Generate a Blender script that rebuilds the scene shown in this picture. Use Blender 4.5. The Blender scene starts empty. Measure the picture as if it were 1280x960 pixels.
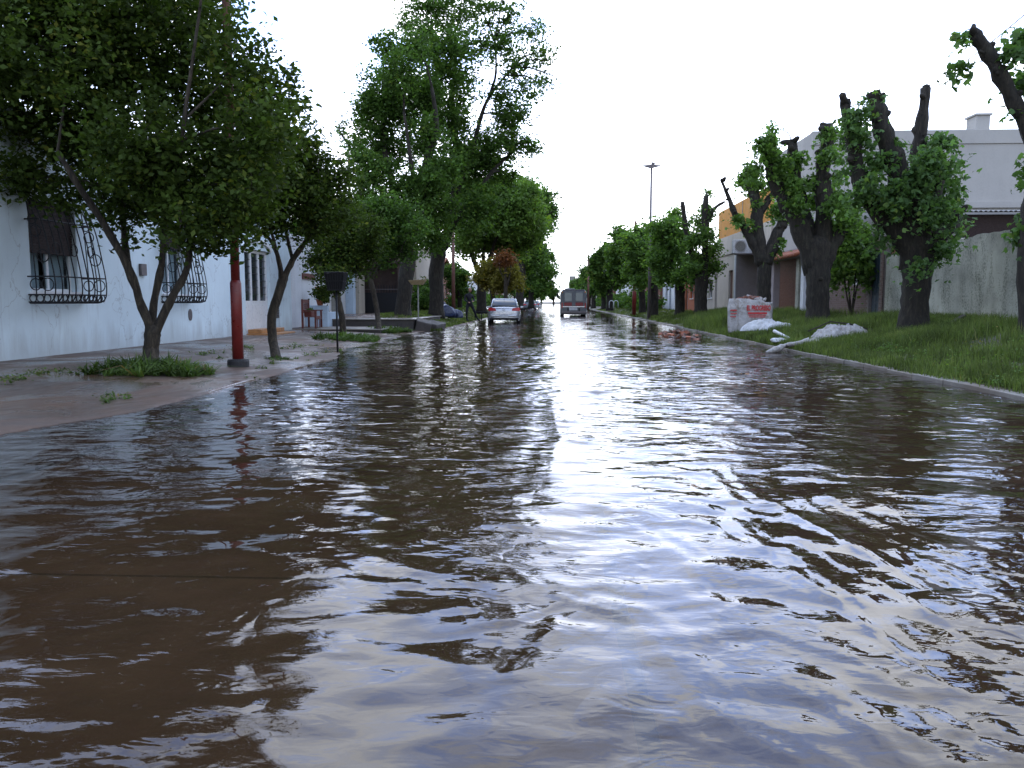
import bpy, bmesh, math, random
import numpy as np
from mathutils import Vector, Matrix, Euler

R = math.radians
sc = bpy.context.scene
COL = sc.collection

# ---------------------------------------------------------------- camera
F_PX, CX, CY, HGT = 1020.0, 640.0, 480.0, 1.18
cam_d = bpy.data.cameras.new('camera')
cam = bpy.data.objects.new('camera', cam_d)
COL.objects.link(cam)
cam_d.sensor_width = 36.0
cam_d.lens = F_PX / 1280 * 36
cam_d.clip_start = 0.05
cam_d.clip_end = 6000
cam.location = (0, 0, HGT)
cam.rotation_euler = (R(90 - 5.78), 0, R(2.81))
sc.camera = cam
CM = Euler(cam.rotation_euler).to_matrix()

# ---------------------------------------------------------------- light
SUN_EL, SUN_AZ = R(12), R(4)
SUN_DIR = Vector((math.sin(SUN_AZ) * math.cos(SUN_EL), math.cos(SUN_AZ) * math.cos(SUN_EL), math.sin(SUN_EL)))
sun_d = bpy.data.lights.new('sun', 'SUN')
sun_d.energy = 0.5
sun_d.angle = R(90)
sun_d.color = (1.0, 0.97, 0.93)
sun = bpy.data.objects.new('sun', sun_d)
COL.objects.link(sun)
sun.location = (0, 0, 30)
sun.rotation_euler = (-SUN_DIR).to_track_quat('-Z', 'Y').to_euler()

world = bpy.data.worlds.new('World')
sc.world = world
world.use_nodes = True
wn, wl = world.node_tree.nodes, world.node_tree.links
wn.clear()


def wnode(t, **kw):
    n = wn.new(t)
    for k, v in kw.items():
        setattr(n, k, v)
    return n


def build_world():
    out = wnode('ShaderNodeOutputWorld')
    bg = wnode('ShaderNodeBackground')
    bg.inputs['Strength'].default_value = 0.1
    sky = wnode('ShaderNodeTexSky', sky_type='NISHITA')
    sky.sun_disc = False
    sky.sun_elevation = SUN_EL
    sky.sun_rotation = SUN_AZ
    sky.dust_density = 0.6
    sky.ozone_density = 2.5
    tc = wnode('ShaderNodeTexCoord')
    sep = wnode('ShaderNodeSeparateXYZ')
    wl.new(tc.outputs['Generated'], sep.inputs[0])
    zz = wnode('ShaderNodeMath', operation='MAXIMUM'); zz.inputs[1].default_value = 0.0
    wl.new(sep.outputs['Z'], zz.inputs[0])
    za = wnode('ShaderNodeMath', operation='ADD'); za.inputs[1].default_value = 0.16
    wl.new(zz.outputs[0], za.inputs[0])
    cx = wnode('ShaderNodeMath', operation='DIVIDE'); cy = wnode('ShaderNodeMath', operation='DIVIDE')
    wl.new(sep.outputs['X'], cx.inputs[0]); wl.new(za.outputs[0], cx.inputs[1])
    wl.new(sep.outputs['Y'], cy.inputs[0]); wl.new(za.outputs[0], cy.inputs[1])
    cmb = wnode('ShaderNodeCombineXYZ')
    wl.new(cx.outputs[0], cmb.inputs[0]); wl.new(cy.outputs[0], cmb.inputs[1])
    no = wnode('ShaderNodeTexNoise')
    no.inputs['Scale'].default_value = 2.1
    no.inputs['Detail'].default_value = 7
    no.inputs['Roughness'].default_value = 0.55
    no.inputs['Distortion'].default_value = 0.5
    wl.new(cmb.outputs[0], no.inputs['Vector'])
    ramp = wnode('ShaderNodeValToRGB')
    ramp.color_ramp.elements[0].position = 0.40
    ramp.color_ramp.elements[1].position = 0.60
    ramp.color_ramp.elements[0].color = (0.0, 0.0, 0.0, 1)
    wl.new(no.outputs['Fac'], ramp.inputs['Fac'])
    # thin cloud: brighter towards the veiled sun (forward scattering)
    dot = wnode('ShaderNodeVectorMath', operation='DOT_PRODUCT')
    dot.inputs[1].default_value = SUN_DIR
    wl.new(tc.outputs['Generated'], dot.inputs[0])
    mx = wnode('ShaderNodeMath', operation='MAXIMUM'); mx.inputs[1].default_value = 0
    wl.new(dot.outputs['Value'], mx.inputs[0])
    pw = wnode('ShaderNodeMath', operation='POWER'); pw.inputs[1].default_value = 5.0
    wl.new(mx.outputs[0], pw.inputs[0])
    ml = wnode('ShaderNodeMath', operation='MULTIPLY_ADD')
    ml.inputs[1].default_value = 16.0
    ml.inputs[2].default_value = 12.5
    wl.new(pw.outputs[0], ml.inputs[0])
    cl = wnode('ShaderNodeVectorMath', operation='SCALE')
    cl.inputs[0].default_value = (0.955, 1.0, 1.075)
    wl.new(ml.outputs[0], cl.inputs['Scale'])
    # clear gaps: nishita sky plus thin veil
    veil = wnode('ShaderNodeVectorMath', operation='SCALE')
    veil.inputs[0].default_value = (0.27, 0.46, 0.98)
    wl.new(ml.outputs[0], veil.inputs['Scale'])
    add = wnode('ShaderNodeVectorMath', operation='ADD')
    sk2 = wnode('ShaderNodeVectorMath', operation='SCALE'); sk2.inputs['Scale'].default_value = 0.6
    wl.new(sky.outputs[0], sk2.inputs[0])
    wl.new(sk2.outputs[0], add.inputs[0]); wl.new(veil.outputs[0], add.inputs[1])
    # near the horizon the cloud closes up
    hz = wnode('ShaderNodeMapRange')
    hz.inputs['From Min'].default_value = 0.10
    hz.inputs['From Max'].default_value = 0.33
    hz.inputs['To Min'].default_value = 1.0
    hz.inputs['To Max'].default_value = 0.0
    wl.new(zz.outputs[0], hz.inputs['Value'])
    mf = wnode('ShaderNodeMath', operation='MAXIMUM')
    wl.new(ramp.outputs['Color'], mf.inputs[0]); wl.new(hz.outputs[0], mf.inputs[1])
    mix = wnode('ShaderNodeMix', data_type='RGBA')
    wl.new(mf.outputs[0], mix.inputs['Factor'])
    wl.new(add.outputs[0], mix.inputs[6]); wl.new(cl.outputs[0], mix.inputs[7])
    wl.new(mix.outputs[2], bg.inputs['Color'])
    wl.new(bg.outputs[0], out.inputs['Surface'])


build_world()
sc.view_settings.view_transform = 'Standard'
sc.view_settings.look = 'None'
sc.view_settings.gamma = 1
sc.view_settings.use_curve_mapping = False
sc.view_settings.exposure = 0.50
sc.cycles.max_bounces = 8
sc.cycles.transparent_max_bounces = 8
sc.cycles.caustics_reflective = False
sc.cycles.caustics_refractive = False


# ---------------------------------------------------------------- helpers
def W(px, py, Y):
    """world point seen at photo pixel (px,py) at street distance Y"""
    d = CM @ Vector(((px - CX) / F_PX, -(py - CY) / F_PX, -1))
    t = Y / d.y
    return Vector((d.x * t, Y, HGT + d.z * t))


def G(px, py, z=0.0):
    d = CM @ Vector(((px - CX) / F_PX, -(py - CY) / F_PX, -1))
    t = (z - HGT) / d.z
    return Vector((d.x * t, d.y * t, z))


def link(o, parent=None):
    COL.objects.link(o)
    if parent is not None:
        o.parent = parent
    return o


def offs(o):
    v = Vector((0, 0, 0))
    while o is not None:
        v += o.location
        o = o.parent
    return v


def tag(o, label=None, cat=None, group=None, kind=None):
    if label: o['label'] = label
    if cat: o['category'] = cat
    if group: o['group'] = group
    if kind: o['kind'] = kind
    return o


def thing(name, label, cat, loc=(0, 0, 0), rz=0, group=None):
    o = bpy.data.objects.new(name, None)
    o.empty_display_size = 0.2
    link(o)
    o.location = loc
    o.rotation_euler = (0, 0, rz)
    return tag(o, label, cat, group)


def dup(o, parent=None):
    c = o.copy()
    COL.objects.link(c)
    c.parent = parent
    for ch in list(o.children):
        dup(ch, c)
    return c


class MB:
    def __init__(self):
        self.v, self.f = [], []

    def add(self, vs, fs):
        n = len(self.v)
        self.v += [tuple(v) for v in vs]
        self.f += [tuple(i + n for i in f) for f in fs]
        return self

    def box(self, x0, x1, y0, y1, z0, z1):
        vs = [(x, y, z) for x in (x0, x1) for y in (y0, y1) for z in (z0, z1)]
        return self.add(vs, [(0, 1, 3, 2), (4, 6, 7, 5), (0, 4, 5, 1), (2, 3, 7, 6), (0, 2, 6, 4), (1, 5, 7, 3)])

    def cbox(self, c, s, rot=None):
        vs = []
        M = rot.to_matrix() if rot is not None else None
        for x in (-.5, .5):
            for y in (-.5, .5):
                for z in (-.5, .5):
                    p = Vector((x * s[0], y * s[1], z * s[2]))
                    if M: p = M @ p
                    vs.append(p + Vector(c))
        return self.add(vs, [(0, 1, 3, 2), (4, 6, 7, 5), (0, 4, 5, 1), (2, 3, 7, 6), (0, 2, 6, 4), (1, 5, 7, 3)])

    def tube(self, pts, rad, n=8, caps=True, wob=0.0, rng=None):
        pts = [Vector(p) for p in pts]
        if not isinstance(rad, (list, tuple)): rad = [rad] * len(pts)
        base = len(self.v)
        up = None
        for i, p in enumerate(pts):
            a = pts[max(i - 1, 0)]; b = pts[min(i + 1, len(pts) - 1)]
            d = (b - a)
            if d.length < 1e-7: d = Vector((0, 0, 1))
            d.normalize()
            if up is None:
                up = Vector((1, 0, 0)) if abs(d.x) < .9 else Vector((0, 1, 0))
            u = (up - d * up.dot(d)).normalized(); w = d.cross(u); up = u
            for k in range(n):
                a_ = 2 * math.pi * k / n
                r = rad[i]
                if wob and rng: r *= 1 + wob * (rng.random() - .5)
                self.v.append(tuple(p + (u * math.cos(a_) + w * math.sin(a_)) * r))
        for i in range(len(pts) - 1):
            for k in range(n):
                a = base + i * n + k; b = base + i * n + (k + 1) % n
                self.f.append((a, b, b + n, a + n))
        if caps:
            self.f.append(tuple(base + k for k in range(n))[::-1])
            self.f.append(tuple(base + (len(pts) - 1) * n + k for k in range(n)))
        return self

    def lathe(self, prof, c=(0, 0, 0), n=16):
        base = len(self.v)
        for r, z in prof:
            for k in range(n):
                a = 2 * math.pi * k / n
                self.v.append((c[0] + r * math.cos(a), c[1] + r * math.sin(a), c[2] + z))
        for i in range(len(prof) - 1):
            for k in range(n):
                a = base + i * n + k; b = base + i * n + (k + 1) % n
                self.f.append((a, b, b + n, a + n))
        self.f.append(tuple(base + k for k in range(n))[::-1])
        self.f.append(tuple(base + (len(prof) - 1) * n + k for k in range(n)))
        return self

    def ring(self, c, r, t, axis='x', n=14, m=5):
        pts = []
        for k in range(n + 1):
            a = 2 * math.pi * k / n
            if axis == 'x': p = (c[0], c[1] + r * math.cos(a), c[2] + r * math.sin(a))
            elif axis == 'y': p = (c[0] + r * math.cos(a), c[1], c[2] + r * math.sin(a))
            else: p = (c[0] + r * math.cos(a), c[1] + r * math.sin(a), c[2])
            pts.append(p)
        return self.tube(pts, t, m, caps=False)

    def build(self, name, mat, parent=None, smooth=False, bevel=0, kind=None, label=None):
        off = offs(parent) if parent is not None else Vector((0, 0, 0))
        me = bpy.data.meshes.new(name)
        me.from_pydata([(v[0] - off.x, v[1] - off.y, v[2] - off.z) for v in self.v], [], self.f)
        me.materials.append(mat)
        if smooth: me.polygons.foreach_set('use_smooth', [True] * len(me.polygons))
        me.update()
        o = bpy.data.objects.new(name, me)
        link(o, parent)
        if bevel:
            b = o.modifiers.new('bevel', 'BEVEL'); b.width = bevel; b.segments = 2; b.limit_method = 'ANGLE'
        if kind: o['kind'] = kind
        if label: o['label'] = label
        return o


def fast_mesh(name, verts, faces, mat, parent=None, attrs=None, smooth=False, local=False):
    """verts (N,3) array, faces (M,k) array"""
    off = np.array(offs(parent)) if (parent is not None and not local) else np.zeros(3)
    me = bpy.data.meshes.new(name)
    v = np.asarray(verts, dtype=np.float32) - off.astype(np.float32)
    f = np.asarray(faces, dtype=np.int32)
    m, k = f.shape
    me.vertices.add(len(v)); me.vertices.foreach_set('co', v.ravel())
    me.loops.add(m * k); me.loops.foreach_set('vertex_index', f.ravel())
    me.polygons.add(m)
    me.polygons.foreach_set('loop_start', np.arange(0, m * k, k, dtype=np.int32))
    me.polygons.foreach_set('loop_total', np.full(m, k, dtype=np.int32))
    if smooth: me.polygons.foreach_set('use_smooth', np.ones(m, dtype=bool))
    for an, av in (attrs or {}).items():
        a = me.attributes.new(an, 'FLOAT', 'POINT')
        a.data.foreach_set('value', np.asarray(av, dtype=np.float32))
    me.update(calc_edges=True)
    me.materials.append(mat)
    o = bpy.data.objects.new(name, me)
    link(o, parent)
    return o


# ---------------------------------------------------------------- materials
class NT:
    def __init__(self, name):
        self.m = bpy.data.materials.new(name)
        self.m.use_nodes = True
        self.n = self.m.node_tree.nodes
        self.l = self.m.node_tree.links
        self.n.clear()
        self.out = self.n.new('ShaderNodeOutputMaterial')

    def node(self, t, **kw):
        n = self.n.new(t)
        for k, v in kw.items(): setattr(n, k, v)
        return n

    def noise(self, vec, scale, detail=5, rough=.55, dist=0.0):
        n = self.node('ShaderNodeTexNoise')
        n.inputs['Scale'].default_value = scale
        n.inputs['Detail'].default_value = detail
        n.inputs['Roughness'].default_value = rough
        n.inputs['Distortion'].default_value = dist
        self.l.new(vec, n.inputs['Vector'])
        return n.outputs['Fac']

    def mapping(self, vec, scale=(1, 1, 1), rot=(0, 0, 0)):
        m = self.node('ShaderNodeMapping')
        m.inputs['Scale'].default_value = scale
        m.inputs['Rotation'].default_value = rot
        self.l.new(vec, m.inputs['Vector'])
        return m.outputs[0]

    def ramp(self, fac, stops):
        r = self.node('ShaderNodeValToRGB')
        e = r.color_ramp.elements
        while len(e) < len(stops): e.new(0.5)
        for i, (p, c) in enumerate(stops):
            e[i].position = p
            e[i].color = (*c, 1) if len(c) == 3 else c
        self.l.new(fac, r.inputs['Fac'])
        return r.outputs['Color']

    def mix(self, fac, a, b, blend='MIX'):
        m = self.node('ShaderNodeMix', data_type='RGBA', blend_type=blend)
        for i, x in ((0, fac), (6, a), (7, b)):
            if isinstance(x, (int, float)): m.inputs[i].default_value = x
            elif isinstance(x, tuple): m.inputs[i].default_value = (*x, 1)
            else: self.l.new(x, m.inputs[i])
        return m.outputs[2]

    def bump(self, h, strength=.3, dist=.02, normal=None):
        b = self.node('ShaderNodeBump')
        b.inputs['Strength'].default_value = strength
        b.inputs['Distance'].default_value = dist
        self.l.new(h, b.inputs['Height'])
        if normal is not None: self.l.new(normal, b.inputs['Normal'])
        return b.outputs[0]


def g3(v): return (v, v, v)


def M(name, col, rough=.7, var=.25, scale=3.0, bump=.25, bscale=40, metal=0.0, grime=0.0, spec=.5, gcol=(.10, .085, .07), rvar=.15):
    """painted / plain surface with mottling, fine relief and optional dirt"""
    t = NT(name)
    tc = t.node('ShaderNodeTexCoord').outputs['Object']
    n1 = t.noise(tc, scale, 6, .6)
    dark = tuple(c * (1 - var) for c in col); lite = tuple(min(1, c * (1 + var * .6)) for c in col)
    c = t.ramp(n1, [(.3, dark), (.7, lite)])
    if grime:
        st = t.noise(t.mapping(tc, (1.2, 1.2, .35)), 2.3, 8, .65, .4)
        fine = t.noise(tc, 19, 4, .6)
        mul = t.node('ShaderNodeMath', operation='MULTIPLY')
        t.l.new(st, mul.inputs[0]); t.l.new(fine, mul.inputs[1])
        mask = t.ramp(mul.outputs[0], [(.24, g3(0)), (.42, g3(grime))])
        c = t.mix(mask, c, gcol)
    p = t.node('ShaderNodeBsdfPrincipled')
    t.l.new(c, p.inputs['Base Color'])
    rr = t.ramp(t.noise(tc, scale * 3, 4), [(.3, g3(max(.02, rough - rvar))), (.7, g3(min(1, rough + rvar)))])
    t.l.new(rr, p.inputs['Roughness'])
    p.inputs['Metallic'].default_value = metal
    p.inputs['Specular IOR Level'].default_value = spec
    if bump:
        t.l.new(t.bump(t.noise(tc, bscale, 5, .6), bump, .01), p.inputs['Normal'])
    t.l.new(p.outputs[0], t.out.inputs['Surface'])
    return t.m


def stained_wall(name, col):
    """painted masonry with damp, splashed foot and hairline stains of its own"""
    t = NT(name)
    tc = t.node('ShaderNodeTexCoord').outputs['Object']
    sep = t.node('ShaderNodeSeparateXYZ'); t.l.new(tc, sep.inputs[0])
    base = t.ramp(t.noise(tc, .8, 6, .6), [(.3, tuple(c * .86 for c in col)), (.7, col)])
    # tide mark: ragged height
    ed = t.noise(t.mapping(tc, (1, 1.6, .2)), 1.4, 7, .65)
    hh = t.node('ShaderNodeMath', operation='MULTIPLY_ADD'); hh.inputs[1].default_value = -1.5; hh.inputs[2].default_value = .75
    t.l.new(ed, hh.inputs[0])
    ad = t.node('ShaderNodeMath', operation='ADD'); t.l.new(sep.outputs['Z'], ad.inputs[0]); t.l.new(hh.outputs[0], ad.inputs[1])
    mk = t.ramp(ad.outputs[0], [(.12, g3(.42)), (.55, g3(0))])
    c = t.mix(mk, base, (.30, .30, .28))
    st = t.noise(t.mapping(tc, (1.2, 2.6, .28)), 2.0, 8, .7, .3)
    c = t.mix(t.ramp(st, [(.56, g3(0)), (.74, g3(.40))]), c, (.36, .39, .40))
    sp = t.noise(tc, 17, 5, .7)
    c = t.mix(t.ramp(sp, [(.64, g3(0)), (.72, g3(.45))]), c, (.24, .24, .22))
    vor = t.node('ShaderNodeTexVoronoi'); vor.feature = 'DISTANCE_TO_EDGE'; vor.inputs['Scale'].default_value = .55
    wv = t.node('ShaderNodeVectorMath', operation='ADD')
    nz = t.node('ShaderNodeTexNoise'); nz.inputs['Scale'].default_value = 2.2; nz.inputs['Detail'].default_value = 6; t.l.new(tc, nz.inputs['Vector'])
    t.l.new(tc, wv.inputs[0]); t.l.new(nz.outputs['Color'], wv.inputs[1]); t.l.new(wv.outputs[0], vor.inputs['Vector'])
    c = t.mix(t.ramp(vor.outputs['Distance'], [(.0, g3(.45)), (.007, g3(0))]), c, (.2, .2, .2))
    p = t.node('ShaderNodeBsdfPrincipled'); p.inputs['Roughness'].default_value = .8
    t.l.new(c, p.inputs['Base Color'])
    t.l.new(t.bump(sp, .25, .008, t.bump(st, .3, .02)), p.inputs['Normal'])
    t.l.new(p.outputs[0], t.out.inputs['Surface'])
    return t.m


def leaf_mat(name, base, var=.5, trans=.35, hue=None, spec=.2):
    t = NT(name)
    at = t.node('ShaderNodeAttribute'); at.attribute_name = 'tint'
    d = tuple(c * (1 - var) for c in base)
    l = tuple(c * (1 + var) for c in base)
    h = hue or (base[0] * 1.9, base[1] * 1.5, base[2] * .9)
    c = t.ramp(at.outputs['Fac'], [(0, d), (.45, base), (.8, l), (1, h)])
    p = t.node('ShaderNodeBsdfPrincipled')
    p.inputs['Roughness'].default_value = .5
    p.inputs['Specular IOR Level'].default_value = .35
    t.l.new(c, p.inputs['Base Color'])
    p.inputs['Specular IOR Level'].default_value = spec
    p.inputs['Roughness'].default_value = .6
    tr = t.node('ShaderNodeBsdfTranslucent')
    cc = t.mix(1.0, c, (1.3, 1.5, .6), 'MULTIPLY')
    t.l.new(cc, tr.inputs['Color'])
    ms = t.node('ShaderNodeMixShader'); ms.inputs[0].default_value = trans
    t.l.new(p.outputs[0], ms.inputs[1]); t.l.new(tr.outputs[0], ms.inputs[2])
    t.l.new(ms.outputs[0], t.out.inputs['Surface'])
    return t.m


def bark_mat(name, col, lich=(.16, .16, .12)):
    t = NT(name)
    tc = t.node('ShaderNodeTexCoord').outputs['Object']
    st = t.noise(t.mapping(tc, (7, 7, 1.6)), 2.2, 8, .7, .6)
    c = t.ramp(st, [(.32, tuple(x * .3 for x in col)), (.52, col), (.72, tuple(x * 2.8 for x in col))])
    c = t.mix(t.ramp(t.noise(tc, 2.5, 5), [(.55, g3(0)), (.75, g3(.5))]), c, lich)
    p = t.node('ShaderNodeBsdfPrincipled')
    p.inputs['Roughness'].default_value = .9
    t.l.new(c, p.inputs['Base Color'])
    t.l.new(t.bump(st, .9, .05), p.inputs['Normal'])
    t.l.new(p.outputs[0], t.out.inputs['Surface'])
    return t.m


def glass_mat(name, col=(.03, .04, .05), rough=.06):
    t = NT(name)
    p = t.node('ShaderNodeBsdfPrincipled')
    p.inputs['Base Color'].default_value = (*col, 1)
    p.inputs['Roughness'].default_value = rough
    p.inputs['Specular IOR Level'].default_value = .8
    t.l.new(p.outputs[0], t.out.inputs['Surface'])
    return t.m


def clear_glass(name):
    t = NT(name)
    fr = t.node('ShaderNodeFresnel'); fr.inputs['IOR'].default_value = 1.5
    tp = t.node('ShaderNodeBsdfTransparent'); tp.inputs['Color'].default_value = (.8, .85, .86, 1)
    gl = t.node('ShaderNodeBsdfGlossy'); gl.inputs['Roughness'].default_value = .03
    ms = t.node('ShaderNodeMixShader')
    bf = t.node('ShaderNodeNewGeometry')
    iv = t.node('ShaderNodeMath', operation='SUBTRACT'); iv.inputs[0].default_value = 1; t.l.new(bf.outputs['Backfacing'], iv.inputs[1])
    mu = t.node('ShaderNodeMath', operation='MULTIPLY'); t.l.new(iv.outputs[0], mu.inputs[0]); t.l.new(fr.outputs[0], mu.inputs[1])
    t.l.new(mu.outputs[0], ms.inputs[0]); t.l.new(tp.outputs[0], ms.inputs[1]); t.l.new(gl.outputs[0], ms.inputs[2])
    t.l.new(ms.outputs[0], t.out.inputs['Surface'])
    return t.m


def water_mat():
    t = NT('flood_water')
    geo = t.node('ShaderNodeNewGeometry').outputs['Position']
    # ripples crest across the street; finer and coarser sets
    w1 = t.noise(t.mapping(geo, (1.0, 2.1, 1), (0, 0, R(12))), 2.6, 1, .35, .3)
    w2 = t.noise(t.mapping(geo, (1.0, 2.0, 1), (0, 0, R(-18))), 9.0, 2, .45, .6)
    w3 = t.noise(t.mapping(geo, (1.0, 1.7, 1)), 26, 2, .5)
    patch = t.ramp(t.noise(t.mapping(geo, (.5, .22, 1)), 1.6, 3, .5, .3), [(.38, g3(.25)), (.62, g3(1))])
    sep = t.node('ShaderNodeSeparateXYZ'); t.l.new(geo, sep.inputs[0])
    mr = t.node('ShaderNodeMapRange')
    mr.inputs['From Min'].default_value = 2.5; mr.inputs['From Max'].default_value = 9
    mr.inputs['To Min'].default_value = .42; mr.inputs['To Max'].default_value = 1
    t.l.new(sep.outputs['Y'], mr.inputs['Value'])
    mul = t.node('ShaderNodeMath', operation='MULTIPLY')
    t.l.new(patch, mul.inputs[0]); t.l.new(mr.outputs[0], mul.inputs[1])
    def sc_(h, k):
        a = t.node('ShaderNodeMath', operation='MULTIPLY'); a.inputs[1].default_value = k
        t.l.new(h, a.inputs[0]); return a.outputs[0]
    def add_(a, b):
        x = t.node('ShaderNodeMath', operation='ADD'); t.l.new(a, x.inputs[0]); t.l.new(b, x.inputs[1]); return x.outputs[0]
    h = add_(add_(sc_(w1, .034), sc_(w2, .0055)), sc_(w3, .0002))
    hm0 = t.node('ShaderNodeMath', operation='MULTIPLY')
    t.l.new(h, hm0.inputs[0]); t.l.new(mul.outputs[0], hm0.inputs[1])
    w4 = t.noise(t.mapping(geo, (1.0, 1.5, 1), (0, 0, R(35))), 5.0, 2, .45, 1.0)
    p2 = t.ramp(t.noise(t.mapping(geo, (.9, .6, 1), (.0, .0, R(20))), 1.5, 3, .55, .5), [(.50, g3(0)), (.66, g3(1))])
    m4 = t.node('ShaderNodeMath', operation='MULTIPLY'); t.l.new(sc_(w4, .012), m4.inputs[0]); t.l.new(p2, m4.inputs[1])
    hm = t.node('ShaderNodeMath', operation='ADD')
    t.l.new(hm0.outputs[0], hm.inputs[0]); t.l.new(m4.outputs[0], hm.inputs[1])
    nrm = t.bump(hm.outputs[0], 1.0, 1.0)
    silt = t.ramp(t.noise(geo, .8, 5), [(.3, (.026, .017, .010)), (.7, (.052, .034, .021))])
    df = t.node('ShaderNodeBsdfDiffuse'); t.l.new(silt, df.inputs['Color'])
    tp = t.node('ShaderNodeBsdfTransparent'); tp.inputs['Color'].default_value = (.80, .62, .46, 1)
    mb = t.node('ShaderNodeMixShader'); mb.inputs[0].default_value = .5
    t.l.new(df.outputs[0], mb.inputs[1]); t.l.new(tp.outputs[0], mb.inputs[2])
    gl = t.node('ShaderNodeBsdfGlossy'); gl.inputs['Roughness'].default_value = .012
    gl.inputs['Color'].default_value = (.96, .97, 1, 1)
    t.l.new(nrm, gl.inputs['Normal'])
    fr = t.node('ShaderNodeFresnel'); fr.inputs['IOR'].default_value = 1.36
    t.l.new(nrm, fr.inputs['Normal'])
    ms = t.node('ShaderNodeMixShader')
    t.l.new(fr.outputs[0], ms.inputs[0]); t.l.new(mb.outputs[0], ms.inputs[1]); t.l.new(gl.outputs[0], ms.inputs[2])
    t.l.new(ms.outputs[0], t.out.inputs['Surface'])
    return t.m


def wet_ground(name, c1, c2, mudc, rlo=.12, rhi=.6, tile=0, spec=.5):
    t = NT(name)
    tc = t.node('ShaderNodeNewGeometry').outputs['Position']
    n = t.noise(tc, .55, 7, .62, .4)
    n2 = t.noise(tc, 6, 6, .65)
    c = t.mix(t.ramp(n, [(.42, g3(0)), (.6, g3(1))]), t.ramp(n2, [(.3, c1), (.7, c2)]), mudc)
    grit = t.noise(tc, 60, 3, .6)
    c = t.mix(t.ramp(grit, [(.60, g3(0)), (.72, g3(.5))]), c, tuple(x * 1.9 for x in mudc))
    hgt = n2
    p = t.node('ShaderNodeBsdfPrincipled')
    wet = t.noise(t.mapping(tc, (1, .55, 1)), .9, 6, .6, .6)
    t.l.new(t.ramp(wet, [(.42, g3(rlo)), (.58, g3(rhi))]), p.inputs['Roughness'])
    p.inputs['Specular IOR Level'].default_value = spec
    b1 = t.bump(grit, .25, .006)
    nrm = t.bump(n2, .35, .012, b1)
    if tile:
        br = t.node('ShaderNodeTexBrick')
        br.offset = 0
        br.inputs['Scale'].default_value = tile
        br.inputs['Mortar Size'].default_value = .018
        br.inputs['Brick Width'].default_value = 1.0
        br.inputs['Row Height'].default_value = 1.0
        br.inputs['Color1'].default_value = (1, 1, 1, 1); br.inputs['Color2'].default_value = (.8, .8, .8, 1)
        br.inputs['Mortar'].default_value = (.45, .42, .4, 1)
        t.l.new(tc, br.inputs['Vector'])
        c = t.mix(.8, c, br.outputs['Color'], 'MULTIPLY')
        nrm = t.bump(br.outputs['Color'], .3, .008, nrm)
    t.l.new(c, p.inputs['Base Color'])
    t.l.new(nrm, p.inputs['Normal'])
    t.l.new(p.outputs[0], t.out.inputs['Surface'])
    return t.m


m_water = water_mat()
m_pave = wet_ground('wet_pavement', (.068, .048, .036), (.105, .078, .060), (.115, .066, .040), .20, .68)
m_soil = wet_ground('verge_soil', (.045, .050, .022), (.07, .075, .03), (.075, .055, .032), .6, .95)
m_soil_l = wet_ground('left_verge_soil', (.05, .06, .025), (.08, .085, .03), (.085, .062, .036), .5, .9)
m_earth = wet_ground('earth', (.10, .09, .05), (.16, .14, .08), (.12, .09, .06), .7, .95)
m_slab = wet_ground('road_concrete', (.20, .16, .12), (.27, .22, .17), (.15, .11, .08), .4, .8)
m_seal = M('joint_sealant', (.018, .03, .07), .5)
m_kerb = wet_ground('kerb_concrete', (.15, .14, .12), (.25, .23, .20), (.16, .13, .10), .3, .8)
m_bark = bark_mat('bark_dark', (.023, .0185, .0125), (.05, .05, .032))
m_bark2 = bark_mat('bark_brown', (.046, .036, .024), (.085, .08, .055))
m_bluewall = stained_wall('pale_blue_paint', (.72, .84, .89))
m_white = M('white_wall_paint', (.74, .76, .78), .75, .07, .8, .2, 25, grime=.4, gcol=(.3, .29, .27))
m_whitep = M('white_gloss_paint', (.78, .79, .80), .35, .05, 4, .05, 40)
m_lblue = M('light_blue_paint', (.50, .62, .74), .7, .08, 2, .15, 30, grime=.3, gcol=(.25, .25, .24))
m_iron = M('black_iron', (.008, .008, .010), .65, .3, 20, .2, 60)
m_red = M('red_enamel', (.17, .018, .015), .38, .25, 5, .15, 35, grime=.5, gcol=(.13, .03, .02))
m_rust = M('faded_pole_paint', (.17, .075, .055), .6, .35, 6, .2, 40)
m_tar = M('black_rubber', (.02, .019, .02), .7, .3, 9, .3, 50)
m_glass = glass_mat('vehicle_glass')
m_wglass = clear_glass('window_glass')
m_curtain = M('white_curtain', (.62, .68, .74), .9, .2, 6, .2, 20)
m_shut = M('brown_shutter', (.030, .016, .013), .85, .3, 8, .2, 50)
m_wood = M('reddish_wood', (.15, .038, .028), .55, .35, 9, .3, 30)
m_tile = M('ochre_tile', (.42, .20, .07), .45, .3, 6, .2, 30)
m_conc = M('grey_concrete', (.26, .255, .225), .75, .25, 2, .5, 30, grime=.6)
m_dconc = M('dark_wet_concrete', (.07, .06, .055), .6, .3, 2, .5, 30, grime=.5, gcol=(.03, .028, .025))
m_mossy = M('mossy_render', (.36, .36, .29), .85, .40, 1.1, .6, 22, grime=1.0, gcol=(.085, .095, .06))
m_lilac = M('lilac_grey_render', (.33, .28, .275), .8, .12, 1.5, .3, 30, grime=.3)
m_greyup = M('pale_grey_paint', (.42, .405, .375), .8, .08, .6, .2, 25, grime=.35, gcol=(.3, .28, .27))
m_cream = M('cream_paint', (.54, .48, .40), .8, .10, 1, .25, 25, grime=.4, gcol=(.25, .21, .17))
m_orange = M('orange_ochre_paint', (.62, .27, .03), .8, .15, 1.2, .25, 25, grime=.5, gcol=(.28, .13, .05))
m_brick = M('brick_clay', (.25, .105, .07), .85, .35, 9, .5, 40)
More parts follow.
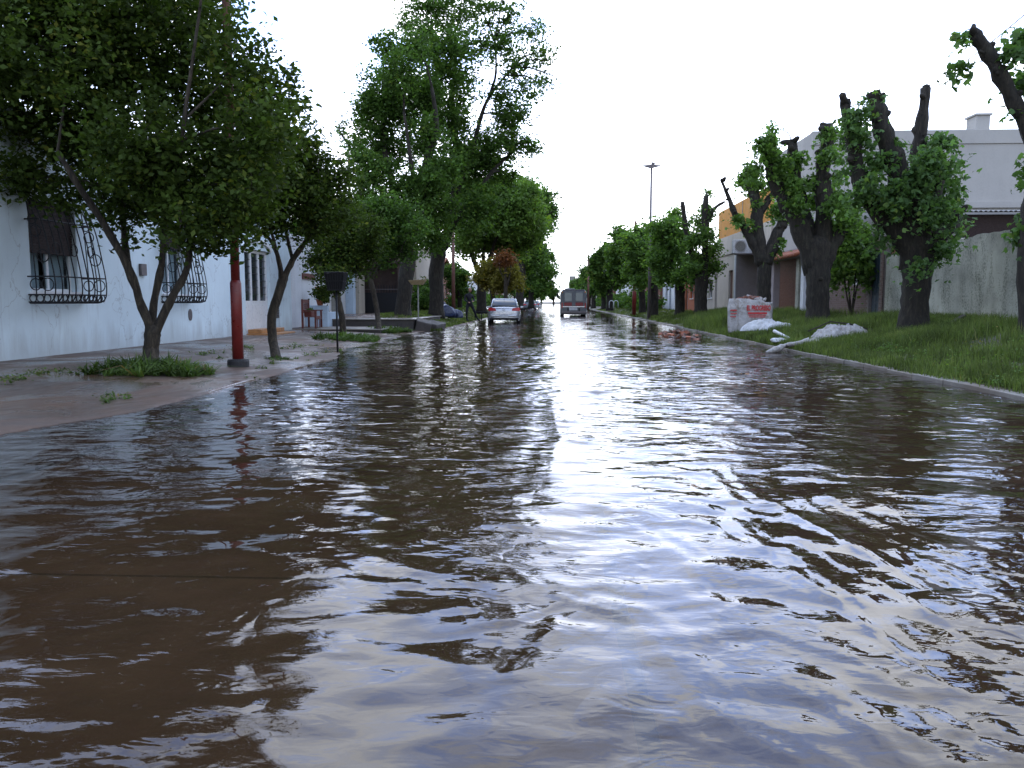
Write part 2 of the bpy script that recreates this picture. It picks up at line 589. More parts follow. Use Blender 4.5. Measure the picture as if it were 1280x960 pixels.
m_brickd = M('brown_brick', (.17, .115, .095), .85, .3, 9, .5, 40)
m_mortar = M('mortar', (.20, .17, .15), .9, .2, 10, .5, 50)
m_terra = M('terracotta', (.36, .12, .06), .75, .35, 7, .3, 40)
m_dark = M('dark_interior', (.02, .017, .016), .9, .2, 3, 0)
m_doorbr = M('brown_door', (.15, .06, .035), .5, .25, 5, .2, 40)
m_doorbl = M('blue_grey_door', (.035, .055, .075), .5, .25, 5, .2, 40)
m_zinc = M('galvanised_sheet', (.42, .43, .44), .4, .2, 5, .1, 30, metal=.7)
m_plastic = M('white_plastic', (.60, .61, .62), .5, .2, 6, .6, 22, grime=.5, gcol=(.28, .23, .18))
m_sack = M('woven_sack', (.44, .42, .40), .8, .35, 6, .9, 30, grime=1.0, gcol=(.20, .15, .10))
m_redprint = M('red_print', (.50, .03, .03), .6, .2, 12, .1, 30)
m_bluebag = M('blue_plastic_bag', (.022, .035, .085), .35, .3, 5, .6, 14)
m_straw = M('straw_wood', (.30, .22, .11), .8, .3, 8, .3, 30)
m_debris = M('debris', (.20, .14, .09), .9, .4, 10, .4, 30)
m_silver = M('silver_car_paint', (.46, .48, .52), .22, .06, 2, 0, metal=.55)
m_redpanel = M('red_panel', (.26, .03, .03), .4, .2, 8, 0)
m_busgrey = M('grey_bus_paint', (.12, .13, .14), .35, .2, 3, .05, 30, grime=.4)
m_chrome = M('dull_chrome', (.5, .5, .52), .25, .1, 4, 0, metal=.9)
m_taill = M('red_lens', (.42, .01, .012), .15, .2, 30, 0)
m_amber = M('amber_lens', (.55, .2, .02), .15, .2, 30, 0)
m_tyre = M('tyre', (.015, .015, .016), .8, .2, 20, .3, 60)
m_skin = M('skin', (.36, .20, .13), .55, .1, 20, .1, 80)
m_cloth = M('dark_cloth', (.012, .012, .018), .85, .3, 12, .4, 60)
m_hair = M('fair_hair', (.22, .12, .05), .6, .3, 40, .4, 90)
m_galv = M('pole_grey', (.16, .14, .14), .5, .2, 4, .1, 30, metal=.3)
m_grass = leaf_mat('grass_blades', (.110, .145, .044), .62, .40, (.26, .23, .10))
m_tuft = leaf_mat('border_plant', (.085, .135, .035), .6, .35, (.26, .17, .08))
m_leaf_dk = leaf_mat('leaf_dark', (.046, .072, .015), .62, .36, (.16, .17, .03), .10)
m_leaf_md = leaf_mat('leaf_mid', (.066, .122, .028), .6, .42, (.15, .20, .04), .15)
m_leaf_big = leaf_mat('leaf_broad', (.088, .155, .055), .6, .45)
m_leaf_lt = leaf_mat('leaf_light', (.105, .175, .045), .5, .45)
m_leaf_fresh = leaf_mat('leaf_fresh', (.10, .175, .045), .6, .48)
m_leaf_ylw = leaf_mat('leaf_yellow', (.17, .15, .03), .4, .35)
m_leaf_red = leaf_mat('leaf_red', (.14, .055, .022), .4, .3)
m_petal = leaf_mat('petals', (.50, .05, .06), .4, .2)

rng = random.Random(7)
nrg = np.random.default_rng(11)


# ---------------------------------------------------------------- ground, road, water
def smooth01(a, b, x):
    t = np.clip((x - a) / (b - a), 0, 1)
    return t * t * (3 - 2 * t)


def vnoise(x, y, s, seed):
    r = np.random.default_rng(seed)
    z = 0 * x
    for k in range(7):
        a = r.uniform(0, 2 * math.pi); f = s * r.uniform(.6, 1.9); ph = r.uniform(0, 6.28)
        z = z + np.sin((x * math.cos(a) + y * math.sin(a)) * f + ph)
    return z / 7


def h_left(x, y):
    """left pavement height"""
    edge = -4.42 + .07 * vnoise(x * 0, y, .9, 3) - .55 * smooth01(9.0, 6.6, y) - .1 * smooth01(16, 22, y)
    d = edge - x
    z = -.10 + .115 * smooth01(-.10, .02, d) + np.clip(d, 0, 9) * .034
    z = z + .010 * vnoise(x, y, 2.3, 5) * smooth01(0, .4, d)
    z = z - .035 * smooth01(14, 20, y) * smooth01(3.2, .5, d)
    # grassed bank beyond the terrace
    b = smooth01(33, 36.0, y)
    bank = -.10 + .14 * smooth01(-.3, .1, d) + .55 * smooth01(.0, 2.3, d)
    z = z * (1 - b) + bank * b
    return z


def h_right(x, y):
    d = x - 5.80
    top = .62 - .22 * smooth01(44, 56, y)
    z = .055 + np.clip(d, 0, 3.0) / 3.0 * (top - .055) * (1.0) + (.70 - .62) * smooth01(2.8, 4.5, d)
    z = z + .035 * vnoise(x, y, 1.7, 8) * smooth01(.1, .8, d)
    return z


def sheet(name, xs, ys, hf, mat, **kw):
    X, Y = np.meshgrid(xs, ys)
    Z = hf(X, Y)
    v = np.stack([X.ravel(), Y.ravel(), Z.ravel()], 1)
    nx = len(xs)
    i = np.arange((len(ys) - 1) * (nx - 1))
    r_, c_ = i // (nx - 1), i % (nx - 1)
    a = r_ * nx + c_
    f = np.stack([a, a + 1, a + nx + 1, a + nx], 1)
    o = fast_mesh(name, v, f, mat, None, smooth=True)
    return tag(o, **kw)


gm = MB(); S = 3000
gm.add([(-S, -S, -.45), (S, -S, -.45), (S, S, -.45), (-S, S, -.45)], [(0, 1, 2, 3)])
tag(gm.build('ground', m_earth), 'flat brown earth below and beyond the street', None, None, 'structure')


def geo_rows(y0, y1, s0, gr):
    ys = [y0]; s = s0
    while ys[-1] < y1:
        ys.append(ys[-1] + s); s *= gr
    return np.array(ys)


ysl = np.concatenate([np.arange(-12, 0, .5), geo_rows(0, 60, .10, 1.006), np.arange(62, 320, 4)])
sheet('left_pavement', np.concatenate([np.arange(-30, -9.6, 1.5), np.arange(-9.5, -3.9, .08)]), ysl, h_left, m_pave,
      label='wet muddy pavement along the pale blue house', kind='structure')
sheet('right_verge', np.concatenate([np.arange(5.80, 9.5, .12), np.arange(9.6, 30, .8)]), ysl, h_right, m_soil,
      label='grassy bank along the right kerb', kind='structure')

# road: two rows of concrete slabs under the flood, sealed joint between them
road = thing('road', 'flooded concrete road of large slabs', None); road['kind'] = 'structure'
del road['label']; road['label'] = 'submerged concrete road of large slabs under brown water'
MB().box(-4.6, 5.6, -12, 320, -.22, -.137).build('joint_sealant', m_seal, road)
slab_me = None
k = 0
y = 3.70 - 3 * 4.5
while y < 130:
    for (xa, xb) in ((-4.30, .258), (.330, 5.50)):
        s = MB().box(xa, xb, y + .018, y + 4.5 - .018, -.20, -.125).build('slab', m_slab, road)
        s.location.z += rng.uniform(-.004, .004)
        k += 1
    y += 4.5
MB().box(-4.3, 5.5, y + .02, 320, -.20, -.125).build('slab', m_slab, road)

# kerb on the right
kb = thing('right_kerb', 'pale concrete kerb just above the water', None); kb['kind'] = 'structure'
y = -12.0
while y < 118:
    jx = rng.uniform(-.012, .012)
    MB().box(5.62 + jx, 5.80 + jx, y + .006, y + .994 if y < 60 else y + 19.99, -.2, .055 + rng.uniform(-.008, .010)).build('kerb_stone', m_kerb, kb, bevel=.012 if y < 30 else 0)
    y += 1.0 if y < 60 else 20


# flood water: swell and wake crests as a real surface, finest ripples as relief
def seg_dist(px_, py_, a, b):
    ax, ay = a; bx, by = b
    dx, dy = bx - ax, by - ay
    L = dx * dx + dy * dy
    t = np.clip(((px_ - ax) * dx + (py_ - ay) * dy) / L, 0, 1)
    qx, qy = ax + t * dx, ay + t * dy
    sgn = np.sign((px_ - qx) * dy - (py_ - qy) * dx)
    return np.hypot(px_ - qx, py_ - qy) * sgn, t


WAKES = [
    ([(640, 712), (700, 742), (790, 772), (850, 840), (905, 905), (1020, 965)], .010, .045),
    ([(980, 850), (1080, 905), (1180, 985)], .007, .05),
    ([(845, 585), (960, 625), (1060, 680), (1170, 740), (1290, 812)], .010, .06),
    ([(905, 640), (1000, 720), (1110, 800), (1210, 870), (1290, 960)], .009, .05),
    ([(880, 580), (935, 640), (960, 645)], .010, .08),
    ([(1010, 610), (1120, 660), (1285, 730)], .009, .07),
    ([(690, 500), (700, 545), (685, 600)], .012, .10),
    ([(680, 620), (760, 635), (860, 700), (900, 760)], .007, .06),
    ([(560, 790), (640, 775), (700, 750)], .008, .04),
    ([(700, 745), (690, 790), (640, 850)], .009, .045),
    ([(1150, 880), (1230, 930), (1290, 950)], .010, .05),
    ([(860, 500), (960, 545), (1100, 580)], .012, .12),
    ([(440, 700), (540, 735), (640, 740)], .007, .05),
]


_w = []
for k_, (pts_, a_, w_) in enumerate(WAKES):
    _w.append((pts_, a_, w_ * .62))
    o_ = 14 + 5 * (k_ % 3)
    _w.append(([(x_ + o_, y_ - o_ * .4) for x_, y_ in pts_[:-1]] + [(pts_[-1][0] + o_ * 2, pts_[-1][1] - o_)], a_ * .5, w_ * .4))
    _w.append(([(x_ - o_ * 1.3, y_ + o_ * .5) for x_, y_ in pts_[1:]], a_ * .45, w_ * .4))
WAKES = _w


def h_water(X, Y):
    r = np.random.default_rng(21)
    z = np.zeros_like(X)
    far = smooth01(2.5, 10, Y)
    calm = .45 + .55 * smooth01(-.25, .5, vnoise(X, Y * .5, 1.1, 31))
    # long smooth undulation
    for k in range(26):
        lam = r.uniform(.38, 1.7)
        a = r.normal(math.pi / 2, .75)
        kk = 2 * math.pi / lam
        amp = .0014 * lam * (1 - .35 * far)
        z += amp * np.sin(kk * (X * math.cos(a) + Y * math.sin(a)) + r.uniform(0, 6.28) + .8 * np.sin(.9 * X + r.uniform(0, 6)))
    # short chop, stronger further out
    for k in range(40):
        lam = r.uniform(.13, .48)
        a = r.normal(math.pi / 2, .55)
        kk = 2 * math.pi / lam
        amp = .0033 * lam * (.36 + .62 * far) * calm * smooth01(34, 14, Y)
        z += amp * np.sin(kk * (X * math.cos(a) + Y * math.sin(a)) + r.uniform(0, 6.28) + 1.3 * np.sin(1.7 * X + .6 * Y + r.uniform(0, 6)))
    for pts, amp, wd in WAKES:
        P = [G(*p) for p in pts]
        best = np.full_like(X, 9.0); bt = np.zeros_like(X)
        for i in range(len(P) - 1):
            d, t = seg_dist(X, Y, (P[i].x, P[i].y), (P[i + 1].x, P[i + 1].y))
            mk = np.abs(d) < np.abs(best)
            best = np.where(mk, d, best); bt = np.where(mk, (i + t) / (len(P) - 1), bt)
        env = np.sin(np.pi * np.clip(bt, .03, .97)) ** .5
        dd = best + .03 * vnoise(X, Y, 5, 77)
        prof = .75 * np.exp(-(np.abs(dd) / wd) ** 1.25) - .25 * np.exp(-((dd - 2.2 * wd) / (1.5 * wd)) ** 2) + .3 * np.exp(-((dd + 3 * wd) / (1.2 * wd)) ** 2)
        z += amp * prof * env
    z *= smooth01(150, 60, Y) * .8 + .2
    z *= .22 + .78 * smooth01(-4.9, -3.0, X)
    return z


ysw = np.concatenate([np.arange(-14, 1.5, .25), geo_rows(1.55, 60, .017, 1.0062), np.arange(62, 322, 2.5)])
xsw = np.concatenate([np.arange(-12, -4.6, .12), np.arange(-4.5, 5.60, .027), [5.66]])
sheet('flood_water', xsw, ysw, h_water, m_water, label='rippled brown flood water filling the street', kind='structure')


# ---------------------------------------------------------------- foliage
def leaf_cloud(name, blobs, n, size, mat, parent, seed, shape=0, clump=.30, per=26, droop=.0, local=False, flat=.0):
    """blobs: list of (x,y,z,rx,ry,rz,weight). Leaves gather round twig ends scattered through each blob."""
    r = np.random.default_rng(seed)
    B = np.array(blobs, dtype=float)
    w = B[:, 3] * B[:, 4] * B[:, 5]; w = w ** .78 * B[:, 6]; w /= w.sum()
    nc = max(1, n // per)
    bi = r.choice(len(B), nc, p=w)
    d = r.normal(size=(nc, 3)); d /= np.linalg.norm(d, axis=1)[:, None]
    rad = r.random(nc) ** .42 * (1 + .38 * (r.random(nc) < .12))
    C = B[bi, :3] + d * rad[:, None] * B[bi, 3:6]
    cs = clump * (.55 + .9 * r.random(nc))
    ct = r.random(nc)
    ci = r.integers(0, nc, n)
    off = r.normal(size=(n, 3)); off[:, 2] *= .75
    Pn = C[ci] + off * (cs[ci] * .55)[:, None]
    Pn[:, 2] -= droop * np.linalg.norm(off, axis=1) * cs[ci]
    # leaf frames
    ax = r.normal(size=(n, 3)); ax[:, 2] = ax[:, 2] * .6 - droop
    ax /= np.linalg.norm(ax, axis=1)[:, None]
    nn = r.normal(size=(n, 3)); nn[:, 2] += .7 + flat
    sd = np.cross(ax, nn); sd /= np.linalg.norm(sd, axis=1)[:, None] + 1e-9
    up = np.cross(sd, ax)
    L = size * (.6 + .8 * r.random(n))[:, None]
    tint = np.clip(.72 * ct[ci] + .36 * r.random(n) - .04, 0, 1)
    if shape == 0:      # narrow folded leaf
        wdt = .30
        v = np.stack([Pn - ax * L * .5, Pn + sd * L * wdt + up * L * .08, Pn + ax * L * .5, Pn - sd * L * wdt + up * L * .08], 1)
        f = np.array([[0, 1, 2, 3]])
        kk = 4
    else:               # broad lobed leaf: three lobes
        s1 = ax * .80 + sd * .65; s2 = ax * .80 - sd * .65
        b = Pn - ax * L * .45
        v = np.stack([b, b + s1 * L * .62 + up * L * -.05, b + ax * L * .45 + sd * L * .13 + up * L * .06, b + ax * L * 1.05,
                      b + ax * L * .45 - sd * L * .13 + up * L * .06, b + s2 * L * .62 + up * L * -.05,
                      b + sd * L * .40 + ax * L * .08 - up * L * .04, b - sd * L * .40 + ax * L * .08 - up * L * .04], 1)
        f = np.array([[0, 6, 1, 2], [0, 2, 3, 4], [0, 4, 5, 7]])
        kk = 8
    F = (np.arange(n)[:, None, None] * kk + f[None]).reshape(-1, 4)
    o = fast_mesh(name, v.reshape(-1, 3), F, mat, parent, {'tint': np.repeat(tint, kk)}, local=local)
    o['kind'] = 'stuff'
    return o, C


def crv(pts, n=4):
    """catmull-rom through pts"""
    P = [Vector(p) for p in pts]
    if len(P) < 3: return [P[0].lerp(P[-1], i / n) for i in range(n + 1)]
    P = [P[0] * 2 - P[1]] + P + [P[-1] * 2 - P[-2]]
    out = []
    for i in range(1, len(P) - 2):
        for k in range(n):
            t = k / n
            a, b, c, d = P[i - 1], P[i], P[i + 1], P[i + 2]
            out.append(.5 * ((2 * b) + (c - a) * t + (2 * a - 5 * b + 4 * c - d) * t * t + (3 * b - a - 3 * c + d) * t ** 3))
    out.append(P[-2])
    return out


def limb(pts, r0, r1, n=9, seed=0, wob=.32, power=1.0):
    rr = random.Random(seed)
    c = crv(pts)
    m = MB()
    N = len(c)
    rad = [r0 + (r1 - r0) * (i / (N - 1)) ** power for i in range(N)]
    rad = [x * (1 + .10 * math.sin(i * 1.9 + seed) ) for i, x in enumerate(rad)]
    m.tube(c, rad, n, True, wob, rr)
    return m, c


def tree(name, label, base, trunk, tr_r, limbs, blobs, nleaf, lsize, lmat, bark, seed, Y, group=None, shape=0, clump=.3, droop=0,
         flare=1.35, depth=1.0, twr=.018, cat='tree', per=26, ztw=True):
    """trunk: pixel points (px,py[,dY]); limbs: [(pixel points, r0px, r1px)]; blobs (px,py,rpx[,dY,weight]) all at street distance Y"""
    s = Y / F_PX
    t = thing(name, label, cat, base, 0, group)
    rr = random.Random(seed)
    tp = [Vector(base) - Vector((0, 0, .12))] + [W(p[0], p[1], Y + (p[2] if len(p) > 2 else 0)) for p in trunk]
    c = crv(tp, 4)
    N = len(c)
    m = MB()
    c = c + [c[-1] + (c[-1] - c[-2]) * 1.3, c[-1] + (c[-1] - c[-2]) * 2.3]
    rads = []
    for i in range(N):
        u = i / (N - 1)
        rads.append(s * (tr_r[0] + (tr_r[1] - tr_r[0]) * u) * (1 + (flare - 1) * max(0, 1 - u * 4) ** 2))
    rads += [rads[-1] * .80, rads[-1] * .25]
    m.tube(c, rads, 14, True, .14, rr)
    c = c[:-2]
    m.build('trunk', bark, t, smooth=True)
    pts_all = list(c)
    for li, (lp, a, b) in enumerate(limbs):
        P = [W(p[0], p[1], Y + (p[2] if len(p) > 2 else 0)) for p in lp]
        lm, lc = limb(P, a * s, b * s, 9, seed + li)
        lm.build('limb', bark, t, smooth=True)
        pts_all += lc[len(lc) // 3:]
    BL = []
    for b in blobs:
        dy = b[3] if len(b) > 3 else rr.uniform(-.5, .5) * depth * 2
        wt = b[4] if len(b) > 4 else 1.0
        p = W(b[0], b[1], Y + dy)
        r_ = b[2] * s * (.80 if shape == 1 else 1)
        BL.append((p.x, p.y, p.z, r_, r_ * 1.15, r_ * .92, wt))
    cr, C = leaf_cloud('crown', BL, nleaf, lsize, lmat, t, seed + 5, shape, clump, per, droop)
    # branches to every blob, twigs to leaf clumps
    tw = MB()
    for b in BL:
        p = Vector(b[:3])
        q = min(pts_all, key=lambda a: (a - p).length + max(0, a.z - p.z) * .6)
        mid = q.lerp(p, .5) + Vector((rr.uniform(-.15, .15), rr.uniform(-.15, .15), (p - q).length * .08))
        L = (p - q).length
        tw.tube(crv([q, mid, p], 3), [twr * (1 + L * .5) * (1 - .1 * i) for i in range(7)], 5, False)
    step = max(1, len(C) // 400)
    cents = [Vector(b[:3]) for b in BL]
    for cc in C[::step]:
        p = Vector(cc)
        q = min(cents, key=lambda a: (a - p).length)
        tw.tube([q, q.lerp(p, .55) + Vector((0, 0, .04)), p], [twr * .5, twr * .36, twr * .2], 3, False)
    if name == 'pollarded_tree' and tr_r[1] > 8.2:      # burls, cut knots and stubs
        for q in range(46):
            p = Vector(rr.choice(pts_all[3:]))
            d = Vector((rr.uniform(-1, 1), rr.uniform(-1, 1), rr.uniform(-.1, .8))).normalized()
            L = s * rr.uniform(.55, .95) * tr_r[1]; r0 = s * tr_r[1] * rr.uniform(.14, .30)
            tw.tube([p, p + d * L * .6, p + d * L, p + d * (L + r0 * .5)], [r0 * 1.2, r0, r0 * .8, r0 * .3], 7, True, .3, rr)
    o = tw.build('twigs', bark, t, smooth=True); o['kind'] = 'stuff'
    return t


# --- left row, near
tree('street_tree', 'leafy three-stemmed tree at the far left with a ring of green plants at its foot',
     G(190, 458, .09), [(189, 440), (190, 425), (191, 412)], (9.5, 9.8), [
         ([(190, 416), (178, 385, -.1), (160, 335, -.3), (130, 280, -.5), (100, 235, -.8), (72, 190, -1.0)], 6, 3.2),
         ([(192, 416), (192, 380, .2), (202, 330, .3), (205, 270, .4), (200, 190, .4), (190, 100, .5)], 5.2, 2.6),
         ([(194, 416), (215, 372, .1), (234, 335, .2), (240, 290, .4), (262, 235, .6), (300, 170, .9)], 5.6, 2.4),
         ([(160, 335, -.3), (155, 290, .3), (150, 220, .8), (130, 120, 1.2)], 4.5, 2),
         ([(238, 300, .3), (225, 240, -.6), (230, 150, -1.2)], 4, 2)],
     [(20, 30, 75), (20, 120, 62), (20, 200, 50), (70, -10, 75), (90, 70, 70), (85, 150, 62), (60, 228, 26, 0, .5), (120, 215, 30, 0, .6), (160, 20, 75), (160, 100, 70),
      (170, 180, 58), (180, 245, 42), (230, -20, 70), (240, 60, 68), (245, 140, 65), (245, 215, 58), (225, 285, 26), (290, 80, 50), (300, 140, 55),
      (300, 210, 55), (280, 270, 42), (345, 120, 32, 0, .8), (330, 165, 42), (365, 128, 16, 0, .5), (335, 85, 24, 0, .7), (150, 285, 20, 0, .5), (300, 290, 25, 0, .6), (315, 240, 40),
      (-50, 60, 70), (-60, 170, 60), (-30, 240, 45), (60, -90, 80), (170, -90, 80), (260, -70, 60), (120, 180, 50), (200, 220, 45), (40, 180, 46, .3, .7), (45, 240, 26, .4, 1.2), (85, 245, 26, .2, 1.2), (120, 250, 22, .2, 1), (25, 225, 24, 0, 1), (150, 265, 24, 0, 1), (215, 270, 30, 0, 1), (245, 265, 32, 0, 1), (270, 300, 20, 0, 1), (160, 300, 12, 0, 1), (235, 305, 12, 0, 1), (190, 240, 40, .5, 1.2)],
     98000, .098, m_leaf_dk, m_bark2, 101, 13.6, 'small trees along the left pavement', clump=.26, depth=1.7, twr=.014)

tree('street_tree', 'slim leaning tree between the red post and the black litter basket',
     G(346, 447, .05), [(341, 425), (340, 395), (349, 365), (354, 348)], (5.5, 6), [
         ([(352, 352), (348, 325), (338, 300), (315, 285), (290, 288)], 3.2, 1.4),
         ([(354, 350), (366, 325), (380, 305), (395, 280), (405, 255)], 4.2, 1.5),
         ([(366, 325), (358, 290, .4), (355, 250, .6)], 2.6, 1.2),
         ([(354, 350), (345, 310, -.4), (330, 260, -.6)], 3, 1.2)],
     [(335, 200, 34), (370, 195, 34), (400, 215, 30), (340, 245, 36), (375, 245, 36), (410, 250, 30), (430, 220, 20, 0, .6), (325, 275, 20), (395, 285, 22), (350, 282, 18),
      (365, 225, 36), (385, 180, 20, 0, .6), (350, 165, 22), (310, 250, 30), (420, 275, 18), (300, 285, 12, 0, .5)],
     26000, .085, m_leaf_dk, m_bark2, 202, 16.6, 'small trees along the left pavement', clump=.24, depth=.9, twr=.012)

tree('street_tree', 'small low crowned tree behind the black litter basket',
     G(429, 419, .07), [(428, 400), (424, 380), (420, 366)], (4, 3.7), [
         ([(421, 370), (412, 350), (400, 330)], 2.6, 1.2), ([(420, 368), (435, 340), (455, 315)], 3, 1.2), ([(420, 368), (425, 335), (425, 300)], 2.6, 1)],
     [(402, 325, 18), (420, 345, 16), (440, 320, 22), (415, 300, 22), (440, 290, 22), (395, 345, 9, 0, .6), (460, 305, 18), (450, 340, 10, 0, .6), (425, 325, 20), (408, 362, 10, 0, .5), (465, 285, 16), (430, 270, 22), (400, 290, 14)],
     16000, .11, m_leaf_dk, m_bark2, 303, 26.5, 'small trees along the left pavement', clump=.3, depth=.9, twr=.016)

tree('street_tree', 'small olive green tree leaning over the step before the raised terrace',
     G(474, 415, .08), [(472, 395), (468, 370), (463, 350)], (3.3, 3.2), [
         ([(464, 352), (452, 335), (445, 312)], 2.4, 1.1), ([(463, 350), (478, 330), (498, 322)], 2.5, 1), ([(463, 350), (468, 320), (475, 290)], 2.4, 1)],
     [(455, 270, 22), (480, 265, 24), (505, 275, 22), (470, 300, 26), (500, 305, 24), (520, 290, 16), (450, 305, 16), (440, 280, 16), (485, 325, 12, 0, .6), (515, 318, 10, 0, .6), (490, 285, 22)],
     16000, .12, m_leaf_md, m_bark2, 404, 30, 'small trees along the left pavement', clump=.32, depth=1.0, twr=.018)

# --- big left trees
tree('tall_tree', 'tall dark green tree with massive trunk on the terrace, trunk nearest the litter basket',
     W(503, 397, 36), [(505, 375), (507, 350), (510, 325), (508, 300)], (9.5, 9), [
         ([(508, 310), (498, 270), (490, 230, .5), (480, 180, 1), (478, 120, 1)], 7, 2),
         ([(510, 310), (525, 265), (530, 215), (545, 160), (540, 110)], 7.5, 2),
         ([(498, 270), (470, 230), (445, 195), (425, 165)], 3.5, 1.2),
         ([(525, 265), (515, 210, -1), (505, 140, -1)], 4, 1.4)],
     [(485, 60, 22, 0, .7), (500, 90, 26), (478, 110, 24), (470, 150, 28), (500, 140, 28), (530, 120, 28), (475, 185, 28), (505, 190, 26, 2, .6), (535, 170, 26, 0, .8), (470, 215, 24),
      (425, 158, 9, 0, .6), (437, 178, 12, 0, .7), (450, 195, 14), (450, 225, 16), (500, 240, 24, 0, .8), (530, 235, 28), (480, 260, 26), (515, 275, 28), (550, 260, 22), (455, 250, 16, 0, .7), (490, 295, 20), (540, 300, 22), (460, 130, 16), (520, 60, 22, 0, .8), (555, 210, 24)],
     46000, .15, m_leaf_md, m_bark, 505, 36, 'tall trees along the left side', clump=.36, depth=2.0, twr=.03, per=30)

tree('tall_tree', 'tallest airy tree with open crown, its trunk beside the blue bags',
     W(545, 394, 41), [(546, 370), (545, 345), (548, 318)], (8.8, 9.5), [
         ([(548, 322), (560, 290), (568, 240), (572, 190), (565, 130), (570, 70)], 7, 1.6),
         ([(568, 245), (590, 190), (600, 150), (612, 120), (640, 85)], 4, 1.1),
         ([(548, 322), (535, 290), (540, 240, 1), (530, 170, 1.5), (535, 90, 1.5), (540, 40, 1.5)], 6, 1.5),
         ([(560, 290), (590, 250), (615, 215), (640, 190)], 4, 1.4),
         ([(612, 120), (620, 90), (618, 50)], 2, .9)],
     [(520, 20, 18, 0, .7), (545, 15, 24, 0, .8), (575, 20, 24, 0, .7), (600, 10, 22, 0, .6), (625, 15, 18, 0, .6), (640, 45, 20, 0, .5), (665, 40, 18, 0, .6), (675, 65, 18, 0, .6), (690, 75, 10, 0, .4), (650, 80, 22, 0, .45), (620, 60, 24, 0, .45),
      (590, 55, 26, 0, .6), (560, 60, 26), (530, 50, 24), (550, 95, 28), (580, 95, 24, 0, .6), (650, 115, 22, 0, .6), (675, 105, 16, 0, .5), (692, 95, 8, 0, .4), (628, 120, 20, 0, .6), (640, 145, 20, 0, .8), (575, 130, 24, 0, .8), (555, 150, 26), (625, 170, 24), (645, 180, 18), (600, 190, 26), (570, 195, 26),
      (660, 185, 12, 0, .6), (620, 205, 26), (635, 220, 16), (590, 225, 28), (560, 230, 26), (600, 250, 24), (575, 265, 26), (545, 285, 22), (595, 280, 20), (640, 15, 14, 0, .5), (500, 30, 12, 0, .5), (580, 160, 14, 0, .4)],
     52000, .155, m_leaf_md, m_bark, 606, 41, 'tall trees along the left side', clump=.36, depth=2.4, twr=.03, per=30)

tree('leafy_tree', 'light green round tree with forked dark trunk behind the silver car',
     W(602, 390, 60), [(602, 365), (603, 345)], (6, 6), [
         ([(603, 348), (592, 325), (588, 300), (585, 270)], 3.6, 1.2), ([(603, 348), (612, 325), (620, 300), (635, 270)], 3.6, 1.2), ([(603, 348), (605, 310, 1), (608, 260, 1)], 3, 1)],
     [(600, 250, 24), (625, 245, 22), (650, 250, 22), (585, 275, 24), (610, 275, 26), (640, 275, 24), (665, 270, 20), (595, 300, 22), (625, 300, 22), (650, 298, 20), (670, 290, 16), (630, 232, 14), (655, 235, 12), (580, 305, 14)],
     46000, .24, m_leaf_lt, m_bark, 707, 60, 'leafy trees further down the left side', clump=.6, depth=3, twr=.04, per=30)

tree('leafy_tree', 'tree with dangling outer sprays reaching furthest over the left of the road',
     W(648, 386, 80), [(650, 362), (652, 340)], (5, 5), [
         ([(652, 342), (645, 315), (640, 290)], 2.6, 1), ([(652, 342), (662, 310), (675, 280)], 2.8, 1)],
     [(672, 250, 14), (685, 262, 12), (690, 280, 8, 0, .8), (680, 285, 10), (660, 265, 18), (665, 300, 16), (650, 305, 18), (685, 245, 8, 0, .6), (694, 262, 5, 0, .6), (668, 325, 12), (640, 320, 14), (655, 330, 14)],
     22000, .28, m_leaf_md, m_bark, 808, 80, 'leafy trees further down the left side', clump=.6, depth=3, twr=.05, per=30)

tree('leafy_tree', 'dense dark green tree low over the kerb past the silver car',
     W(664, 384, 100), [(664, 370), (665, 355)], (3.4, 3.2), [([(665, 357), (660, 340), (655, 325)], 1.8, .7), ([(665, 357), (672, 340), (680, 325)], 1.8, .7)],
     [(665, 318, 14), (678, 322, 12), (655, 330, 12), (670, 338, 14), (684, 340, 9), (660, 350, 12), (676, 355, 11), (686, 358, 6), (668, 362, 10), (655, 362, 8), (648, 345, 8)],
     16000, .34, m_leaf_md, m_bark, 909, 100, 'leafy trees further down the left side', clump=.7, depth=3.5, twr=.06, per=26)

tree('yellow_tree', 'yellow green ornamental tree just behind the roof of the silver car',
     W(616, 387, 54), [(616, 372), (615, 362)], (3, 3), [([(615, 364), (622, 352), (630, 345)], 2, .8), ([(615, 364), (608, 350), (600, 338)], 1.8, .7)],
     [(618, 342, 12), (636, 342, 11), (628, 354, 12), (644, 352, 8), (606, 336, 9), (618, 333, 9), (632, 336, 8), (600, 347, 7), (648, 360, 5), (612, 354, 9)],
     13000, .17, m_leaf_ylw, m_bark2, 1001, 54, clump=.35, depth=1.3, twr=.03, per=22)
tree('red_leaved_tree', 'small red leaved tree showing above the yellow green one',
     W(632, 388, 52), [(632, 375), (632, 345)], (2.6, 2.2), [([(634, 357), (628, 345), (624, 335)], 1.4, .6), ([(634, 357), (638, 340), (638, 325)], 1.4, .6)],
     [(624, 321, 5), (632, 321, 6), (629, 326, 6), (638, 326, 4)],
     1800, .15, m_leaf_red, m_bark2, 1101, 52, clump=.35, depth=1, twr=.03)

